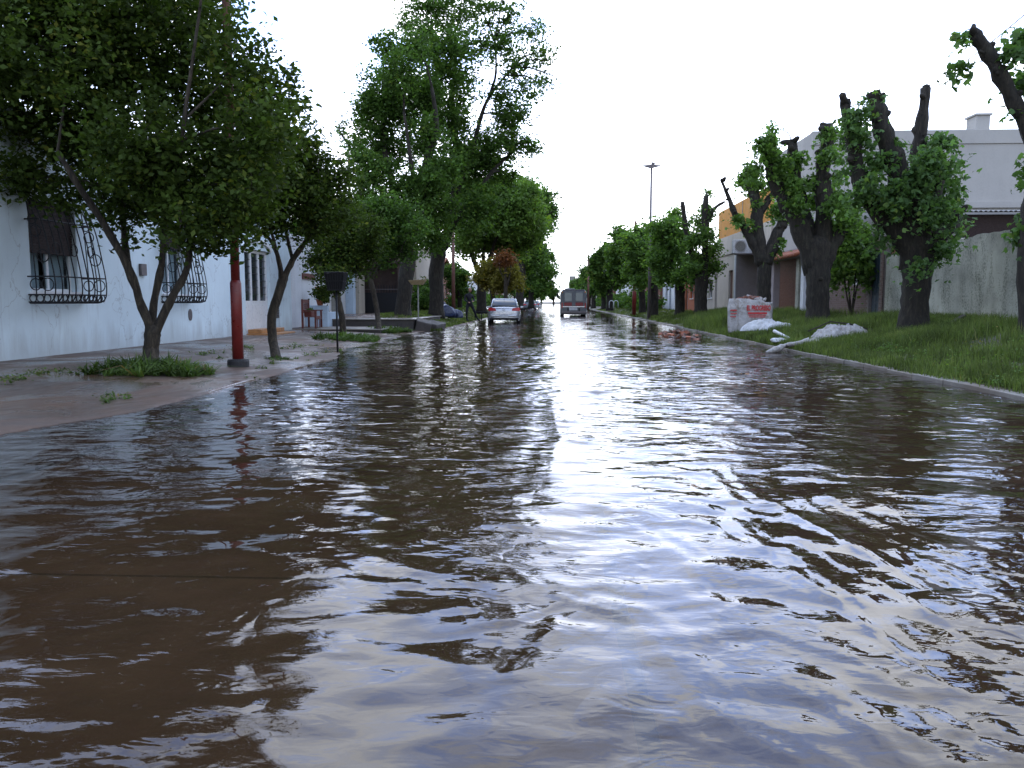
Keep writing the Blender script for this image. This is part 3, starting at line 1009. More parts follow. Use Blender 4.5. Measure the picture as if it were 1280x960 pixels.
# --- right row: pollards
R1 = tree('pollarded_tree', 'stout pollarded tree with big drooping leaves in front of the mossy wall',
     W(1142, 409, 19.4), [(1143, 385), (1146, 350), (1146, 320), (1148, 300)], (15.5, 17.5), [
         ([(1144, 335), (1126, 295), (1098, 264), (1078, 235), (1068, 190), (1060, 150), (1056, 125)], 13, 5.5),
         ([(1145, 335), (1138, 265), (1122, 215), (1108, 175), (1098, 140), (1091, 115)], 16, 8),
         ([(1148, 335), (1150, 262, .3), (1148, 205, .4), (1152, 160, .4), (1157, 110, .4)], 14, 5),
         ([(1148, 340), (1164, 302), (1186, 284), (1197, 268)], 13, 7.5),
         ([(1146, 310), (1165, 260, -.4), (1175, 225, -.5)], 10, 6)],
     [(1180, 210, 22), (1165, 190, 22), (1185, 235, 20), (1172, 255, 22), (1192, 215, 12, 0, .7), (1150, 215, 20), (1150, 245, 24), (1120, 240, 22), (1080, 128, 13), (1068, 140, 14), (1060, 165, 13), (1075, 170, 13), (1100, 195, 16), (1118, 175, 11, 0, .8), (1090, 225, 16), (1062, 200, 11, 0, .7), (1070, 245, 14),
      (1195, 265, 10), (1185, 300, 13), (1195, 285, 10), (1150, 325, 9), (1135, 290, 14), (1092, 110, 8, 0, .6), (1185, 175, 10, 0, .7), (1098, 290, 14, 0, .7), (1175, 170, 12), (1170, 310, 12, 0, .8)],
     6400, .125, m_leaf_big, m_bark, 1201, 19.4, 'pollarded trees along the right verge', shape=1, clump=.24, depth=.8, droop=.55, flare=1.5, twr=.012, per=14)

tree('pollarded_tree', 'thick pollarded tree with pale green shoots behind the sack heap',
     W(1022, 399, 26), [(1022, 380), (1022, 350), (1022, 325), (1022, 305)], (13, 15.5), [
         ([(1020, 340), (1000, 285), (980, 250), (968, 225), (962, 200)], 13, 6),
         ([(1020, 335), (1007, 275, .3), (995, 225, .3), (990, 178, .3)], 10, 6),
         ([(1023, 335), (1030, 270), (1028, 215), (1034, 180), (1034, 155)], 11, 6.5),
         ([(1024, 340), (1040, 304), (1055, 288)], 12, 7.5)],
     [(958, 175, 12), (966, 160, 9, 0, .7), (962, 195, 13), (945, 205, 9, 0, .7), (940, 222, 7, 0, .6), (978, 205, 13), (975, 225, 11), (992, 230, 12), (1000, 195, 8, 0, .7), (1012, 225, 11), (1034, 165, 9), (1036, 190, 9), (1046, 220, 9, 0, .7), (1048, 250, 15), (1056, 275, 14), (1040, 240, 11), (1015, 250, 10), (1060, 260, 9), (998, 250, 9), (1066, 290, 10, 0, .7)],
     6200, .13, m_leaf_fresh, m_bark, 1301, 26, 'pollarded trees along the right verge', shape=1, clump=.24, depth=.8, droop=.4, flare=1.35, twr=.014, per=14)

tree('pollarded_tree', 'almost bare pollarded tree with thin crooked branch, behind the printed bulk bag',
     W(955, 394, 33), [(955, 370), (955, 345), (956, 325)], (8.2, 8.5), [
         ([(954, 332), (942, 305), (932, 287), (920, 270), (912, 250), (902, 226)], 7, 1.6),
         ([(955, 330), (948, 295), (946, 262), (940, 235), (934, 215)], 8, 5),
         ([(957, 330), (966, 305), (975, 285), (981, 278)], 8, 6),
         ([(946, 270), (958, 255), (962, 245)], 5, 3.5)],
     [(940, 212, 8), (932, 222, 8), (948, 230, 7, 0, .7), (922, 272, 6), (938, 275, 6, 0, .7), (972, 258, 7), (982, 262, 6), (975, 300, 6, 0, .7), (945, 250, 7, 0, .6), (965, 232, 6, 0, .6), (968, 310, 5, 0, .5)],
     2300, .16, m_leaf_fresh, m_bark, 1401, 33, 'pollarded trees along the right verge', shape=1, clump=.25, depth=.6, droop=.4, flare=1.3, twr=.016, per=14)

tree('pollarded_tree', 'pollarded tree with three dark stubs beside the orange parapet',
     W(876, 391, 45), [(876, 370), (877, 350)], (7.5, 8), [
         ([(876, 354), (868, 325), (860, 300), (856, 275), (853, 252)], 4.5, 2.4),
         ([(877, 354), (882, 320), (880, 285), (883, 245)], 5, 3.2),
         ([(880, 290), (888, 268), (896, 258), (906, 252)], 3, 1.4)],
     [(864, 300, 10), (875, 275, 9), (885, 262, 8), (884, 290, 10), (890, 310, 10), (872, 325, 12), (892, 330, 9), (862, 330, 10), (855, 275, 5, 0, .7), (880, 345, 8), (898, 335, 6, 0, .6), (884, 240, 5), (868, 350, 7)],
     6500, .17, m_leaf_fresh, m_bark, 1501, 45, 'pollarded trees along the right verge', shape=0, clump=.35, depth=1, droop=.3, twr=.022)
tree('pollarded_tree', 'bushy street tree whose trunk stands left of the three-stubbed one by the rubble',
     W(850, 396, 48), [(850, 375), (850, 355)], (6.2, 6), [([(850, 358), (842, 335), (835, 310)], 3.5, 1.6), ([(850, 358), (856, 330), (852, 295)], 3.5, 1.6)],
     [(838, 285, 12), (850, 300, 13), (828, 300, 13), (840, 320, 15), (822, 325, 12), (858, 325, 11), (832, 342, 12), (852, 345, 9), (845, 270, 8), (820, 285, 9), (866, 345, 7)],
     13000, .19, m_leaf_fresh, m_bark, 1601, 48, 'pollarded trees along the right verge', shape=0, clump=.42, depth=1.3, twr=.03)
tree('pollarded_tree', 'bushy street tree at the light pole',
     W(818, 396, 56), [(818, 380), (818, 362)], (5, 4.8), [([(818, 364), (810, 340), (802, 318)], 3, 1.4), ([(818, 364), (822, 335), (818, 305)], 3, 1.4)],
     [(800, 295, 12), (812, 310, 13), (795, 318, 12), (806, 335, 13), (820, 330, 11), (790, 338, 10), (815, 350, 9), (800, 352, 8), (788, 300, 8), (822, 292, 9)],
     12500, .21, m_leaf_fresh, m_bark, 1701, 56, 'pollarded trees along the right verge', shape=0, clump=.45, depth=1.5, twr=.035)
tree('pollarded_tree', 'bushy street tree beyond the red post on the right',
     W(803, 391, 66), [(803, 378), (802, 362)], (4.2, 4), [([(802, 364), (792, 345), (782, 325)], 2.4, 1), ([(802, 364), (802, 340), (800, 315)], 2.4, 1)],
     [(780, 300, 11), (792, 310, 11), (772, 315, 10), (785, 328, 12), (800, 325, 10), (770, 335, 8), (780, 345, 9), (795, 345, 8), (775, 292, 6)],
     12000, .27, m_leaf_md, m_bark, 1801, 66, 'pollarded trees along the right verge', shape=0, clump=.5, depth=1.8, twr=.04)
# far right trees, copies of one
FT = tree('far_tree', 'dark rounded tree standing behind the brick house gable on the right', W(762, 387, 85), [(762, 375), (762, 362)], (4.0, 3.8),
     [([(762, 364), (752, 345), (745, 328)], 2.2, 1), ([(762, 364), (770, 345), (772, 325)], 2.2, 1)],
     [(758, 318, 10), (770, 325, 11), (748, 328, 10), (760, 338, 12), (775, 340, 9), (745, 342, 8), (752, 355, 8), (770, 355, 8), (765, 310, 7)],
     11000, .32, m_leaf_md, m_bark, 1901, 85, 'distant trees down the right side', clump=.6, depth=2.2, twr=.05)
for (x, y, sc_, rz, lab) in ((6.6, 106, .95, 1.1, 'dark rounded tree second after the brick house on the right'), (6.4, 128, 1.08, 2.4, 'far street tree just right of the bus roof'),
                             (6.8, 152, 1.0, 3.7, 'far street tree behind the bus on the right kerb'), (7.0, 182, 1.1, .4, 'farthest tree of the right row'),
                             (7.2, 216, 1.0, 5.0, None), (7.2, 255, 1.1, 2.0, None)):
    c = dup(FT); c.location = (x, y, .2); c.rotation_euler.z = rz; c.scale = (sc_,) * 3
    c['label'] = lab or 'distant street tree near the vanishing end of the right row'
for (x, y, sc_, rz, lab) in ((-14.5, 50, 1.0, .6, 'garden tree behind the brown house roof on the left'), (-15.5, 62, 1.15, 2.1, 'garden tree behind the pink house roof'),
                             (-14.5, 76, 1.1, 3.3, 'garden tree behind the cream house roof on the left'), (-7.8, 69, .62, 4.4, 'low tree between the light green tree and the cream house')):
    c = dup(FT); c.location = (x, y, .2); c.rotation_euler.z = rz; c.scale = (sc_,) * 3
    c['label'] = lab; c['group'] = 'garden trees behind the left houses'
for (x, y, sc_, rz, lab) in ((-5.4, 122, 1.15, .6, 'far tree above the parked cars on the left kerb'), (-5.4, 146, 1.15, 2.1, 'far tree after the parked cars on the left'),
                             (-5.2, 172, 1.2, 3.3, 'distant tree of the left row where the street narrows'), (-5.4, 205, 1.2, 4.4, None), (-5.2, 245, 1.2, 5.6, None)):
    c = dup(FT); c.location = (x, y, .2); c.rotation_euler.z = rz; c.scale = (sc_,) * 3
    c['label'] = lab or 'distant street tree near the vanishing end of the left row'
    c['group'] = 'distant trees down the left side'
for i in range(9):   # tree line closing the end of the street
    c = dup(FT); c.location = (-26 + i * 7 + rng.uniform(-2, 2), 330 + rng.uniform(-15, 15), -.2); c.rotation_euler.z = i * 1.3; c.scale = (1.2, 1.2, .85 + .2 * rng.random())
    c['label'] = 'distant tree of the line closing the end of the street'; c['group'] = 'trees closing the street'

# right edge tree: only a leaning limb shows
tree('pollarded_tree', 'pollarded tree at the very right edge with a long bare limb leaning left',
     W(1296, 418, 15), [(1292, 380), (1290, 320), (1296, 260)], (17, 16), [
         ([(1296, 270), (1300, 230), (1292, 180), (1272, 135), (1250, 95), (1232, 62), (1215, 40)], 11, 7),
         ([(1300, 260), (1330, 180), (1350, 100)], 12, 8),
         ([(1300, 240), (1296, 160, .5), (1290, 70, .5), (1282, 40, .5)], 10, 8)],
     [(1205, 42, 7, 0, .7), (1278, 40, 14), (1272, 62, 12), (1202, 82, 9, 0, .6), (1270, 130, 7, 0, .4), (1290, 90, 16), (1274, 290, 12), (1290, 275, 18), (1290, 330, 10), (1250, 105, 5, 0, .4), (1320, 200, 40), (1350, 100, 40), (1330, 280, 30)],
     5200, .15, m_leaf_big, m_bark, 2001, 15, 'pollarded trees along the right verge', shape=1, clump=.18, depth=.4, droop=.5, flare=1.3, twr=.01, per=14)

# drooping low shrub at the brick facade
leafy = thing('shrub', 'pale green shrub hanging over the brick front and its white shutter', 'shrub', W(1062, 392, 28))
sb = MB(); 
for q in ((1058, 330), (1072, 300), (1050, 290), (1078, 330)):
    sb.tube(crv([W(1064, 396, 28), W((1064 + q[0]) / 2, 360, 28), W(q[0], q[1], 28)], 4), [.04, .037, .034, .03, .028, .025, .02, .016, .012], 5)
sb.build('stem', m_bark2, leafy, smooth=True)
s_ = 28 / F_PX
leaf_cloud('foliage', [(*W(a, b, 28 + d), c * s_, c * s_, c * s_, 1) for a, b, c, d in ((1050, 300, 14, 0), (1068, 285, 15, .3), (1080, 305, 14, 0), (1052, 325, 12, -.3), (1070, 322, 14, .2), (1045, 345, 8, 0), (1085, 330, 9, 0), (1062, 262, 10, 0), (1078, 345, 6, 0))],
           5200, .15, m_leaf_lt, leafy, 2101, 1, .28, 14, .5)


# ---------------------------------------------------------------- grass
def blades(name, xy, z, hgt, wid, mat, seed, parent=None, lean=.45):
    r = np.random.default_rng(seed)
    n = len(xy)
    a = r.uniform(0, 2 * math.pi, n)
    b = r.uniform(0, 2 * math.pi, n)
    h = hgt * (.45 + .9 * r.random(n))
    ln = lean * h * r.random(n)
    P = np.stack([xy[:, 0], xy[:, 1], z - .01], 1)
    w = np.stack([np.cos(a), np.sin(a), 0 * a], 1) * (wid * (.6 + .8 * r.random(n)))[:, None]
    d = np.stack([np.cos(b) * ln, np.sin(b) * ln, h * 0], 1)
    up = np.stack([0 * h, 0 * h, h], 1)
    v = np.stack([P - w, P + w, P + w * .7 + up * .6 + d * .4, P + up * (1 - .3 * (ln / (h + 1e-6)))[:, None] + d * 1.2, P - w * .7 + up * .6 + d * .4], 1)
    f = np.arange(n)[:, None] * 5
    F = np.concatenate([f + np.array([[0, 1, 2, 4]])], 0)
    F3 = f + np.array([[4, 2, 3, 3]])
    # tips as degenerate-free quads: use triangles joined in a second mesh pass
    V = v.reshape(-1, 3)
    tri = np.concatenate([f + np.array([[0, 1, 2]]), f + np.array([[0, 2, 4]]), f + np.array([[4, 2, 3]])], 0)
    o = fast_mesh(name, V, tri, mat, parent, {'tint': np.repeat(np.clip(.42 + .55 * vnoise(xy[:, 0], xy[:, 1], 3.1, seed + 9) + .75 * (r.random(n) - .5) ** 3 * 4, 0, 1), 5)})
    o['kind'] = 'stuff'
    return o


def scatter(n, x0, x1, y0, y1, seed, dens):
    r = np.random.default_rng(seed)
    y = y0 + (y1 - y0) * r.random(n * 2) ** 1.7
    x = r.uniform(x0, x1, n * 2)
    k = r.random(n * 2) < dens(x, y)
    return np.stack([x[k], y[k]], 1)[:n]


def mow(x, y): return np.clip(.40 + 1.5 * vnoise(x, y, 2.1, 15) + .8 * vnoise(x, y, 6, 16), .04, 1) * (1 - .8 * smooth01(9.2, 10.3, x) * smooth01(10, 17, y))


xy = scatter(120000, 5.84, 10.4, 8, 48, 51, mow)
hh = .115 + .17 * (vnoise(xy[:, 0], xy[:, 1], 1.3, 18) + .4) + .05 * smooth01(6.1, 7.5, xy[:, 0])
tag(blades('grass', xy, h_right(xy[:, 0], xy[:, 1]), np.clip(hh, .04, .3), .0065, m_grass, 52), 'green grass on the right bank', 'grass')
xy = scatter(16000, 5.84, 10.4, 44, 110, 53, mow)
tag(blades('grass', xy, h_right(xy[:, 0], xy[:, 1]), np.full(len(xy), .14), .016, m_grass, 54), 'grass on the far right bank', 'grass')
# taller weeds
for (cx_, cy_, rx, ry, n, hg, lab) in ((6.7, 34, .9, 3.0, 9000, .50, 'tall weeds left of the printed bulk bag'), (7.3, 21.8, 1.2, 1.2, 5000, .28, 'tall weeds behind the sack heap'), (9.2, 20.5, 1.0, 1.8, 6000, .22, 'weeds along the foot of the mossy wall'), (7.6, 22.5, 1.3, 1.6, 8000, .26, 'tall weeds between the sacks and the bulk bag'),
                                        (5.95, 15.0, .30, 4.4, 5000, .12, 'weeds hanging over the kerb'), (5.95, 23.5, .45, 6.5, 12000, .20, 'thick weeds hiding the kerb below the sacks'), (6.5, 18.7, .9, 1.0, 5000, .17, 'weeds in front of the sack heap'), (8.0, 17.3, 1.2, 1.2, 6500, .20, 'weeds round the foot of the stout pollarded tree')):
    r = np.random.default_rng(int(cx_ * 100 + cy_))
    q = r.normal(size=(n, 2)) * .5
    xy = np.stack([cx_ + q[:, 0] * rx, cy_ + q[:, 1] * ry], 1)
    xy = xy[xy[:, 0] > 5.64]
    tag(blades('weeds', xy, h_right(xy[:, 0], xy[:, 1]), np.full(len(xy), hg), .008, m_grass, int(cy_), lean=.7), lab, 'weeds')
# small broad leaves in the turf
r = np.random.default_rng(5)
xy = scatter(9000, 5.9, 10.2, 9, 28, 57, mow)
bl = [(x, y, z + .06, .02, .02, .02, 1) for (x, y), z in zip(xy[:900], h_right(xy[:900, 0], xy[:900, 1]))]
cv, _ = leaf_cloud('clover', [(a, b, c, .25, .25, .03, 1) for a, b, c, *_ in bl], 16000, .038, m_leaf_lt, None, 58, 0, .12, 20, 0, flat=2)
tag(cv, 'pale clover leaves in the right bank turf', 'clover')
dl = scatter(700, 5.9, 10.3, 9, 40, 59, lambda x, y: .6 + 0 * x)
dlo, _ = leaf_cloud('dry_leaves', [(x, y, z + .03, .05, .05, .01, 1) for (x, y), z in zip(dl[:420], h_right(dl[:420, 0], dl[:420, 1]))], 1500, .06, m_leaf_ylw, None, 60, 0, .1, 4, 0, flat=3)
tag(dlo, 'scattered dry leaves and bits on the right verge', 'dry leaves')
# left bank beyond the terrace
xy = scatter(26000, -7.6, -4.6, 33.2, 75, 61, lambda x, y: np.clip(.6 + .8 * vnoise(x, y, 2.1, 62), .1, 1))
tag(blades('grass', xy, h_left(xy[:, 0], xy[:, 1]), np.full(len(xy), .11), .013, m_grass, 63), 'short grass on the left bank by the person', 'grass')


def plant_ring(label, c, rx, ry, n, hg, seed, wid=.010):
    r = np.random.default_rng(seed)
    nt = max(8, n // 22)
    a = r.uniform(0, 2 * math.pi, nt); q = r.random(nt) ** .5 * (1 + .18 * np.sin(3 * a + seed) + .12 * np.sin(7 * a))
    tx, ty = c[0] + np.cos(a) * q * rx, c[1] + np.sin(a) * q * ry
    ti = r.integers(0, nt, n)
    xy = np.stack([tx[ti] + r.normal(size=n) * .02, ty[ti] + r.normal(size=n) * .02], 1)
    z = h_left(xy[:, 0], xy[:, 1])
    hs = (.55 + .9 * r.random(nt))[ti] * (1.1 - .4 * q[ti])
    o = blades('border_plants', xy, z, hg * hs, wid, m_tuft, seed + 1, lean=2.4)
    return tag(o, label, 'plants')


plant_ring('strappy green plants ringing the three-stemmed tree', G(188, 466, .08), .86, .62, 2600, .24, 71, .016)
plant_ring('low green plants at the foot of the tree behind the black litter basket', G(437, 424, .05), .95, 1.2, 2200, .20, 73, .020)
plant_ring('green plants at the foot of the olive green leaning tree', G(487, 414, .06), .8, 1.4, 1800, .20, 75, .022)
plant_ring('thin weeds at the foot of the slim leaning tree', G(350, 449, .04), .6, .35, 420, .06, 77, .007)
# washed-up leaf litter streaks on the pavement
r = np.random.default_rng(9)
BLT = []
for (a, b, n_) in ((( -2, 482), (60, 470), 14), ((60, 470), (150, 462), 10), ((236, 446), (330, 437), 18), ((225, 440), (300, 448), 8), ((260, 496), (300, 482), 6), ((310, 470), (345, 455), 6), ((380, 445), (430, 430), 8), ((120, 500), (190, 488), 5), ((345, 437), (420, 427), 14)):
    for k in range(n_):
        u = r.random(); p = G(a[0] + (b[0] - a[0]) * u, a[1] + (b[1] - a[1]) * u + r.normal() * 2.0, .06)
        BLT.append((p.x, p.y, float(h_left(np.array(p.x), np.array(p.y))) + .012, .12, .2, .010, 1))
lit, _ = leaf_cloud('leaf_litter', BLT, 2600, .045, m_tuft, None, 91, 0, .07, 14, 0, flat=4)
v_ = lit.data
tag(lit, 'washed up green leaf litter on the wet pavement', 'leaf litter')


# ---------------------------------------------------------------- walls with openings
def facade(X, y0, y1, z0, z1, holes, th=.22, side=1):
    """street front at plane x=X; side=+1: body lies towards -x (left of street)... faces street at X, thickness goes away from street.
    holes (ya,yb,za,zb)"""
    m = MB()
    ys = sorted({y0, y1, *[h[0] for h in holes], *[h[1] for h in holes]})
    zs = sorted({z0, z1, *[h[2] for h in holes], *[h[3] for h in holes]})
    xa, xb = (X - th, X) if side == 1 else (X, X + th)
    def solid(i, j):
        if i < 0 or j < 0 or i >= len(ys) - 1 or j >= len(zs) - 1: return False
        yc = (ys[i] + ys[i + 1]) / 2; zc = (zs[j] + zs[j + 1]) / 2
        return not any(h[0] < yc < h[1] and h[2] < zc < h[3] for h in holes)
    idx = {}
    def vid(x, y, z):
        k = (x, y, z)
        if k not in idx:
            idx[k] = len(m.v); m.v.append(k)
        return idx[k]
    for i in range(len(ys) - 1):
        for j in range(len(zs) - 1):
            if not solid(i, j): continue
            a, b, c, d = ys[i], ys[i + 1], zs[j], zs[j + 1]
            m.f.append((vid(xb, a, c), vid(xb, b, c), vid(xb, b, d), vid(xb, a, d)))
            m.f.append((vid(xa, a, c), vid(xa, a, d), vid(xa, b, d), vid(xa, b, c)))
            if not solid(i - 1, j): m.f.append((vid(xa, a, c), vid(xb, a, c), vid(xb, a, d), vid(xa, a, d)))
            if not solid(i + 1, j): m.f.append((vid(xa, b, c), vid(xa, b, d), vid(xb, b, d), vid(xb, b, c)))
            if not solid(i, j - 1): m.f.append((vid(xa, a, c), vid(xa, b, c), vid(xb, b, c), vid(xb, a, c)))
            if not solid(i, j + 1): m.f.append((vid(xa, a, d), vid(xb, a, d), vid(xb, b, d), vid(xa, b, d)))
    return m


def body(root, X, y0, y1, z0, z1, holes, mat, depth=8, side=1, roof=True, cornice=None, roofmat=None):
    facade(X, y0, y1, z0, z1, holes, .22, side).build('wall', mat, root)
    s = -side
    xa, xb = sorted((X + s * .22, X + s * depth))
    bx = MB().box(xa, xb, y0, y0 + .2, z0, z1); bx.build('wall', mat, root)
    MB().box(xa, xb, y1 - .2, y1, z0, z1).build('wall', mat, root)
    xe0, xe1 = sorted((X + s * depth, X + s * (depth + .2)))
    MB().box(xe0, xe1, y0, y1, z0, z1).build('wall', mat, root)
    if roof:
        MB().box(xa, xb, y0 + .2, y1 - .2, z1 - .45, z1 - .3).build('roof', roofmat or m_conc, root)
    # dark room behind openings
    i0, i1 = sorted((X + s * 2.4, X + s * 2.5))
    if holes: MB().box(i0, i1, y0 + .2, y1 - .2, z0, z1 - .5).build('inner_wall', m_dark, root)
    if cornice:
        c0, c1 = sorted((X - s * cornice, X + s * .15))
        MB().box(c0, c1, y0 - .03, y1 + .03, z1 - .003, z1 + .12).build('cornice', mat, root, bevel=.01)


def window(root, X, side, ya, yb, za, zb, fm=None, shutter=0, curtain=True, sill=True, bars=2, shm=None):
    fm = fm or m_whitep
    s = -side
    xf = X + s * .14
    w = MB(); t = .055
    x0, x1 = sorted((xf, xf + s * .05))
    w.box(x0, x1, ya, ya + t, za, zb).box(x0, x1, yb - t, yb, za, zb).box(x0, x1, ya + t, yb - t, za, za + t).box(x0, x1, ya + t, yb - t, zb - t, zb)
    for b in range(1, bars):
        yc = ya + (yb - ya) * b / bars
        w.box(x0 + .004, x1 - .004, yc - .03, yc + .03, za + t, zb - t)
    wo = w.build('window', fm, root)
    for b in range(bars):
        a_, b_ = ya + (yb - ya) * b / bars + .03, ya + (yb - ya) * (b + 1) / bars - .03
        g0, g1 = sorted((xf + s * .022, xf + s * .030))
        MB().box(g0, g1, a_, b_, za + .04, zb - .04).build('pane', m_wglass, wo)
    if shutter > 0:
        n = int((zb - za) * shutter / .05)
        sm = MB()
        for k in range(n):
            z = zb - .05 * (k + 1)
            q0, q1 = sorted((X + s * .07, X + s * (.09 if k % 2 else .086)))
            sm.box(q0, q1, ya + .02, yb - .02, z + .004, z + .048)
        q0, q1 = sorted((X + s * .092, X + s * .10)); sm.box(q0, q1, ya + .02, yb - .02, zb - .05 * n, zb)
        sm.build('roller_shutter', shm or m_shut, wo)
    if sill:
        q0, q1 = sorted((X - s * .06, X + s * .13))
        MB().box(q0, q1, ya - .06, yb + .06, za - .06, za - .002).build('sill', fm, wo)
    return wo


def door(root, X, side, ya, yb, za, zb, mat, panels=3, rec=.12):
    s = -side
    x0, x1 = sorted((X + s * rec, X + s * (rec + .05)))
    d = MB().box(x0, x1, ya + .01, yb - .01, za, zb - .01).build('door', mat, root)
    q0, q1 = sorted((X + s * (rec - .018), X + s * (rec - .001)))
    H = (zb - za)
    for k in range(panels):
        a = za + H * (.05 + k * .93 / panels); b = a + H * .82 / panels
        for (u, v) in ((ya + .1, (ya + yb) / 2 - .04), ((ya + yb) / 2 + .04, yb - .1)):
            MB().box(q0, q1, u, v, a, b).build('panel', mat, d, bevel=.006)
    q0, q1 = sorted((X + s * (rec - .07), X + s * (rec - .001)))
    MB().box(q0, q1, ya + .10, ya + .13, za + H * .45, za + H * .45 + .14).build('handle', m_chrome, d)
    return d


# --- pale blue house on the left
XH = -9.25
H1 = thing('pale_blue_house', 'long single storey pale blue house on the left with black bulging window grilles', 'house', (XH, 14, .1))
Z0 = .0
win1 = (14.18, 15.62, 1.36, 3.0)
win2 = (19.1, 20.32, 1.36, 3.0)
dr = (24.35, 26.55, .20, 2.78)
body(H1, XH, -6, 28.7, -.2, 4.35, [win1, win2, dr], m_bluewall, 9, 1, True, .10)
for wv, shh in ((win1, .60), (win2, .35)):
    ya, yb, za, zb = wv
    wo = window(H1, XH, 1, ya, yb, za, zb, m_whitep, shh, True, True, 2)
    cm = MB()
    for half in ((ya + .04, ya + .62), (yb - .66, yb - .04)):
        n = 12
        pts = []
        for k in range(n + 1):
            yy = half[0] + (half[1] - half[0]) * k / n
            pts.append((XH - .26 + .025 * math.sin(k * 2.1), yy))
        for k in range(n):
            (xa, y_a), (xb, y_b) = pts[k], pts[k + 1]
            cm.add([(xa, y_a, za + .05), (xb, y_b, za + .05), (xb, y_b, zb - .05), (xa, y_a, zb - .05)], [(0, 1, 2, 3)])
    cm.build('curtain', m_curtain, wo, smooth=True)


def grille(ya, yb, lab):
    g = thing('window_grille', lab, 'window grille', (XH, (ya + yb) / 2, 1.2), 0, 'bulging black window grilles')
    a0, b0 = ya - .10, yb + .12
    prof = [(.04, 3.04), (.17, 2.93), (.27, 2.70), (.36, 2.38), (.43, 2.0), (.48, 1.70), (.50, 1.45), (.48, 1.27), (.41, 1.18), (.30, 1.15), (.04, 1.15)]
    n = 9
    for k in range(n):
        yy = a0 + (b0 - a0) * k / (n - 1)
        MB().tube([(XH + d, yy, z) for d, z in crv2(prof)], .0125, 6).build('bar', m_iron, g, smooth=True)
    # side profile bars
    for yy in (a0, b0):
        for f in (.30, .62):
            MB().tube([(XH + d * f, yy, z) for d, z in crv2(prof)], .011, 5).build('bar', m_iron, g, smooth=True)
    for z, d in ((3.04, .05), (2.62, .26), (1.62, .465), (1.30, .465), (1.17, .36)):
        MB().tube([(XH, a0, z), (XH + d, a0, z), (XH + d, b0, z), (XH, b0, z)], .0145, 6).build('crossbar', m_iron, g)
    k = 0
    nr = int((b0 - a0) / .13)
    for i in range(nr):
        yy = a0 + (b0 - a0) * (i + .5) / nr
        MB().ring((XH + .455, yy, 1.235), .066, .0105, 'x').build('ring', m_iron, g, smooth=True)
    for i in range(3):
        MB().ring((XH + .08 + i * .13, b0, 1.235), .064, .0105, 'y').build('ring', m_iron, g, smooth=True)
        MB().ring((XH + .08 + i * .13, a0, 1.235), .064, .0105, 'y').build('ring', m_iron, g, smooth=True)
    # scroll work on the end faces
    for yy in (a0, b0):
        for cz, cd, rr_ in ((2.62, .14, .08), (2.42, .19, .10), (1.98, .30, .11), (1.48, .36, .11), (1.48, .14, .10)):
            MB().ring((XH + cd, yy, cz), rr_, .010, 'y', 16).build('scroll', m_iron, g, smooth=True)
    for i in range(3):
        yy = a0 + (b0 - a0) * (i + .5) / 3
        MB().ring((XH + .375, yy, 2.12), .11, .010, 'x', 16).build('scroll', m_iron, g, smooth=True)
    return g


def crv2(pr):
    return [(p.x, p.y) for p in crv([(a, b, 0) for a, b in pr], 3)]


grille(win1[0], win1[1], 'black wrought iron bulging grille over the half shuttered window at the far left')
grille(win2[0], win2[1], 'black wrought iron bulging grille over the second window, seen between the tree stems')

# white metal double door with arched glazing
D = MB()
x0, x1 = XH - .16, XH - .10
ya, yb, za, zb = dr
dd = MB().box(x0, x1, ya + .01, yb - .01, za, za + 1.0).box(x0, x1, ya + .01, yb - .01, zb - .10, zb - .01)
n = 3
wv_ = (yb - ya) / n
for k in range(n + 1):
    yy = ya + .01 + (yb - ya - .16) * k / n
    dd.box(x0 + .003 * (k % 2), x1 + .003, yy, yy + .14, za + 1.0, zb - .10)
dob = dd.build('door', m_whitep, H1)
for k in range(n):
    a = ya + .15 + (yb - ya - .16) * k / n; b = ya + .01 + (yb - ya - .16) * (k + 1) / n
    MB().box(x0 + .02, x0 + .028, a, b, za + 1.0, zb - .10).build('pane', m_glass, dob)
    for j in (1,):
        yy = a + (b - a) * j / 2
        MB().box(x1 - .012, x1 + .004, yy - .009, yy + .009, za + 1.0, zb - .10).build('glazing_bar', m_iron, dob)
    for j in range(1, 7):
        zz_ = za + 1.0 + (zb - .1 - za - 1.0) * j / 7
        MB().box(x1 - .010, x1 + .002, a, b, zz_ - .008, zz_ + .008).build('glazing_bar', m_iron, dob)
    MB().box(x1 + .002, x1 + .016, a - .02, b - .04, za + .12, za + .88).build('panel', m_whitep, dob, bevel=.006)
MB().box(x1 + .004, x1 + .06, (ya + yb) / 2 - .1, (ya + yb) / 2 - .07, za + 1.0, za + 1.15).build('handle', m_iron, dob)
# arched hood over the door
am = MB(); cyc = (ya + yb) / 2; hw = (yb - ya) / 2
arc = [(cyc + (hw + .12) * math.cos(a), zb + .02 + .33 * math.sin(a)) for a in [math.pi * k / 18 for k in range(19)]]
arci = [(cyc + (hw) * math.cos(a), zb - .02 + .25 * math.sin(a)) for a in [math.pi * k / 18 for k in range(19)]]
for k in range(18):
    vs = []
    for xx in (XH - .02, XH + .06):
        vs += [(xx, *arc[k]), (xx, *arc[k + 1]), (xx, *arci[k + 1]), (xx, *arci[k])]
    am.add(vs, [(0, 1, 2, 3), (4, 7, 6, 5), (0, 4, 5, 1), (2, 6, 7, 3)])
am.build('arch_moulding', m_whitep, H1)
st = thing('doorstep', 'ochre tiled doorstep below the white double door', 'step', (XH + .4, 25.4, .12))
MB().box(XH + .003, XH + .75, 24.3, 26.7, .0, .20).build('tread', m_tile, st, bevel=.01)
MB().box(XH + .003, XH + .42, 24.45, 26.6, .203, .33).build('tread', m_tile, st, bevel=.01)
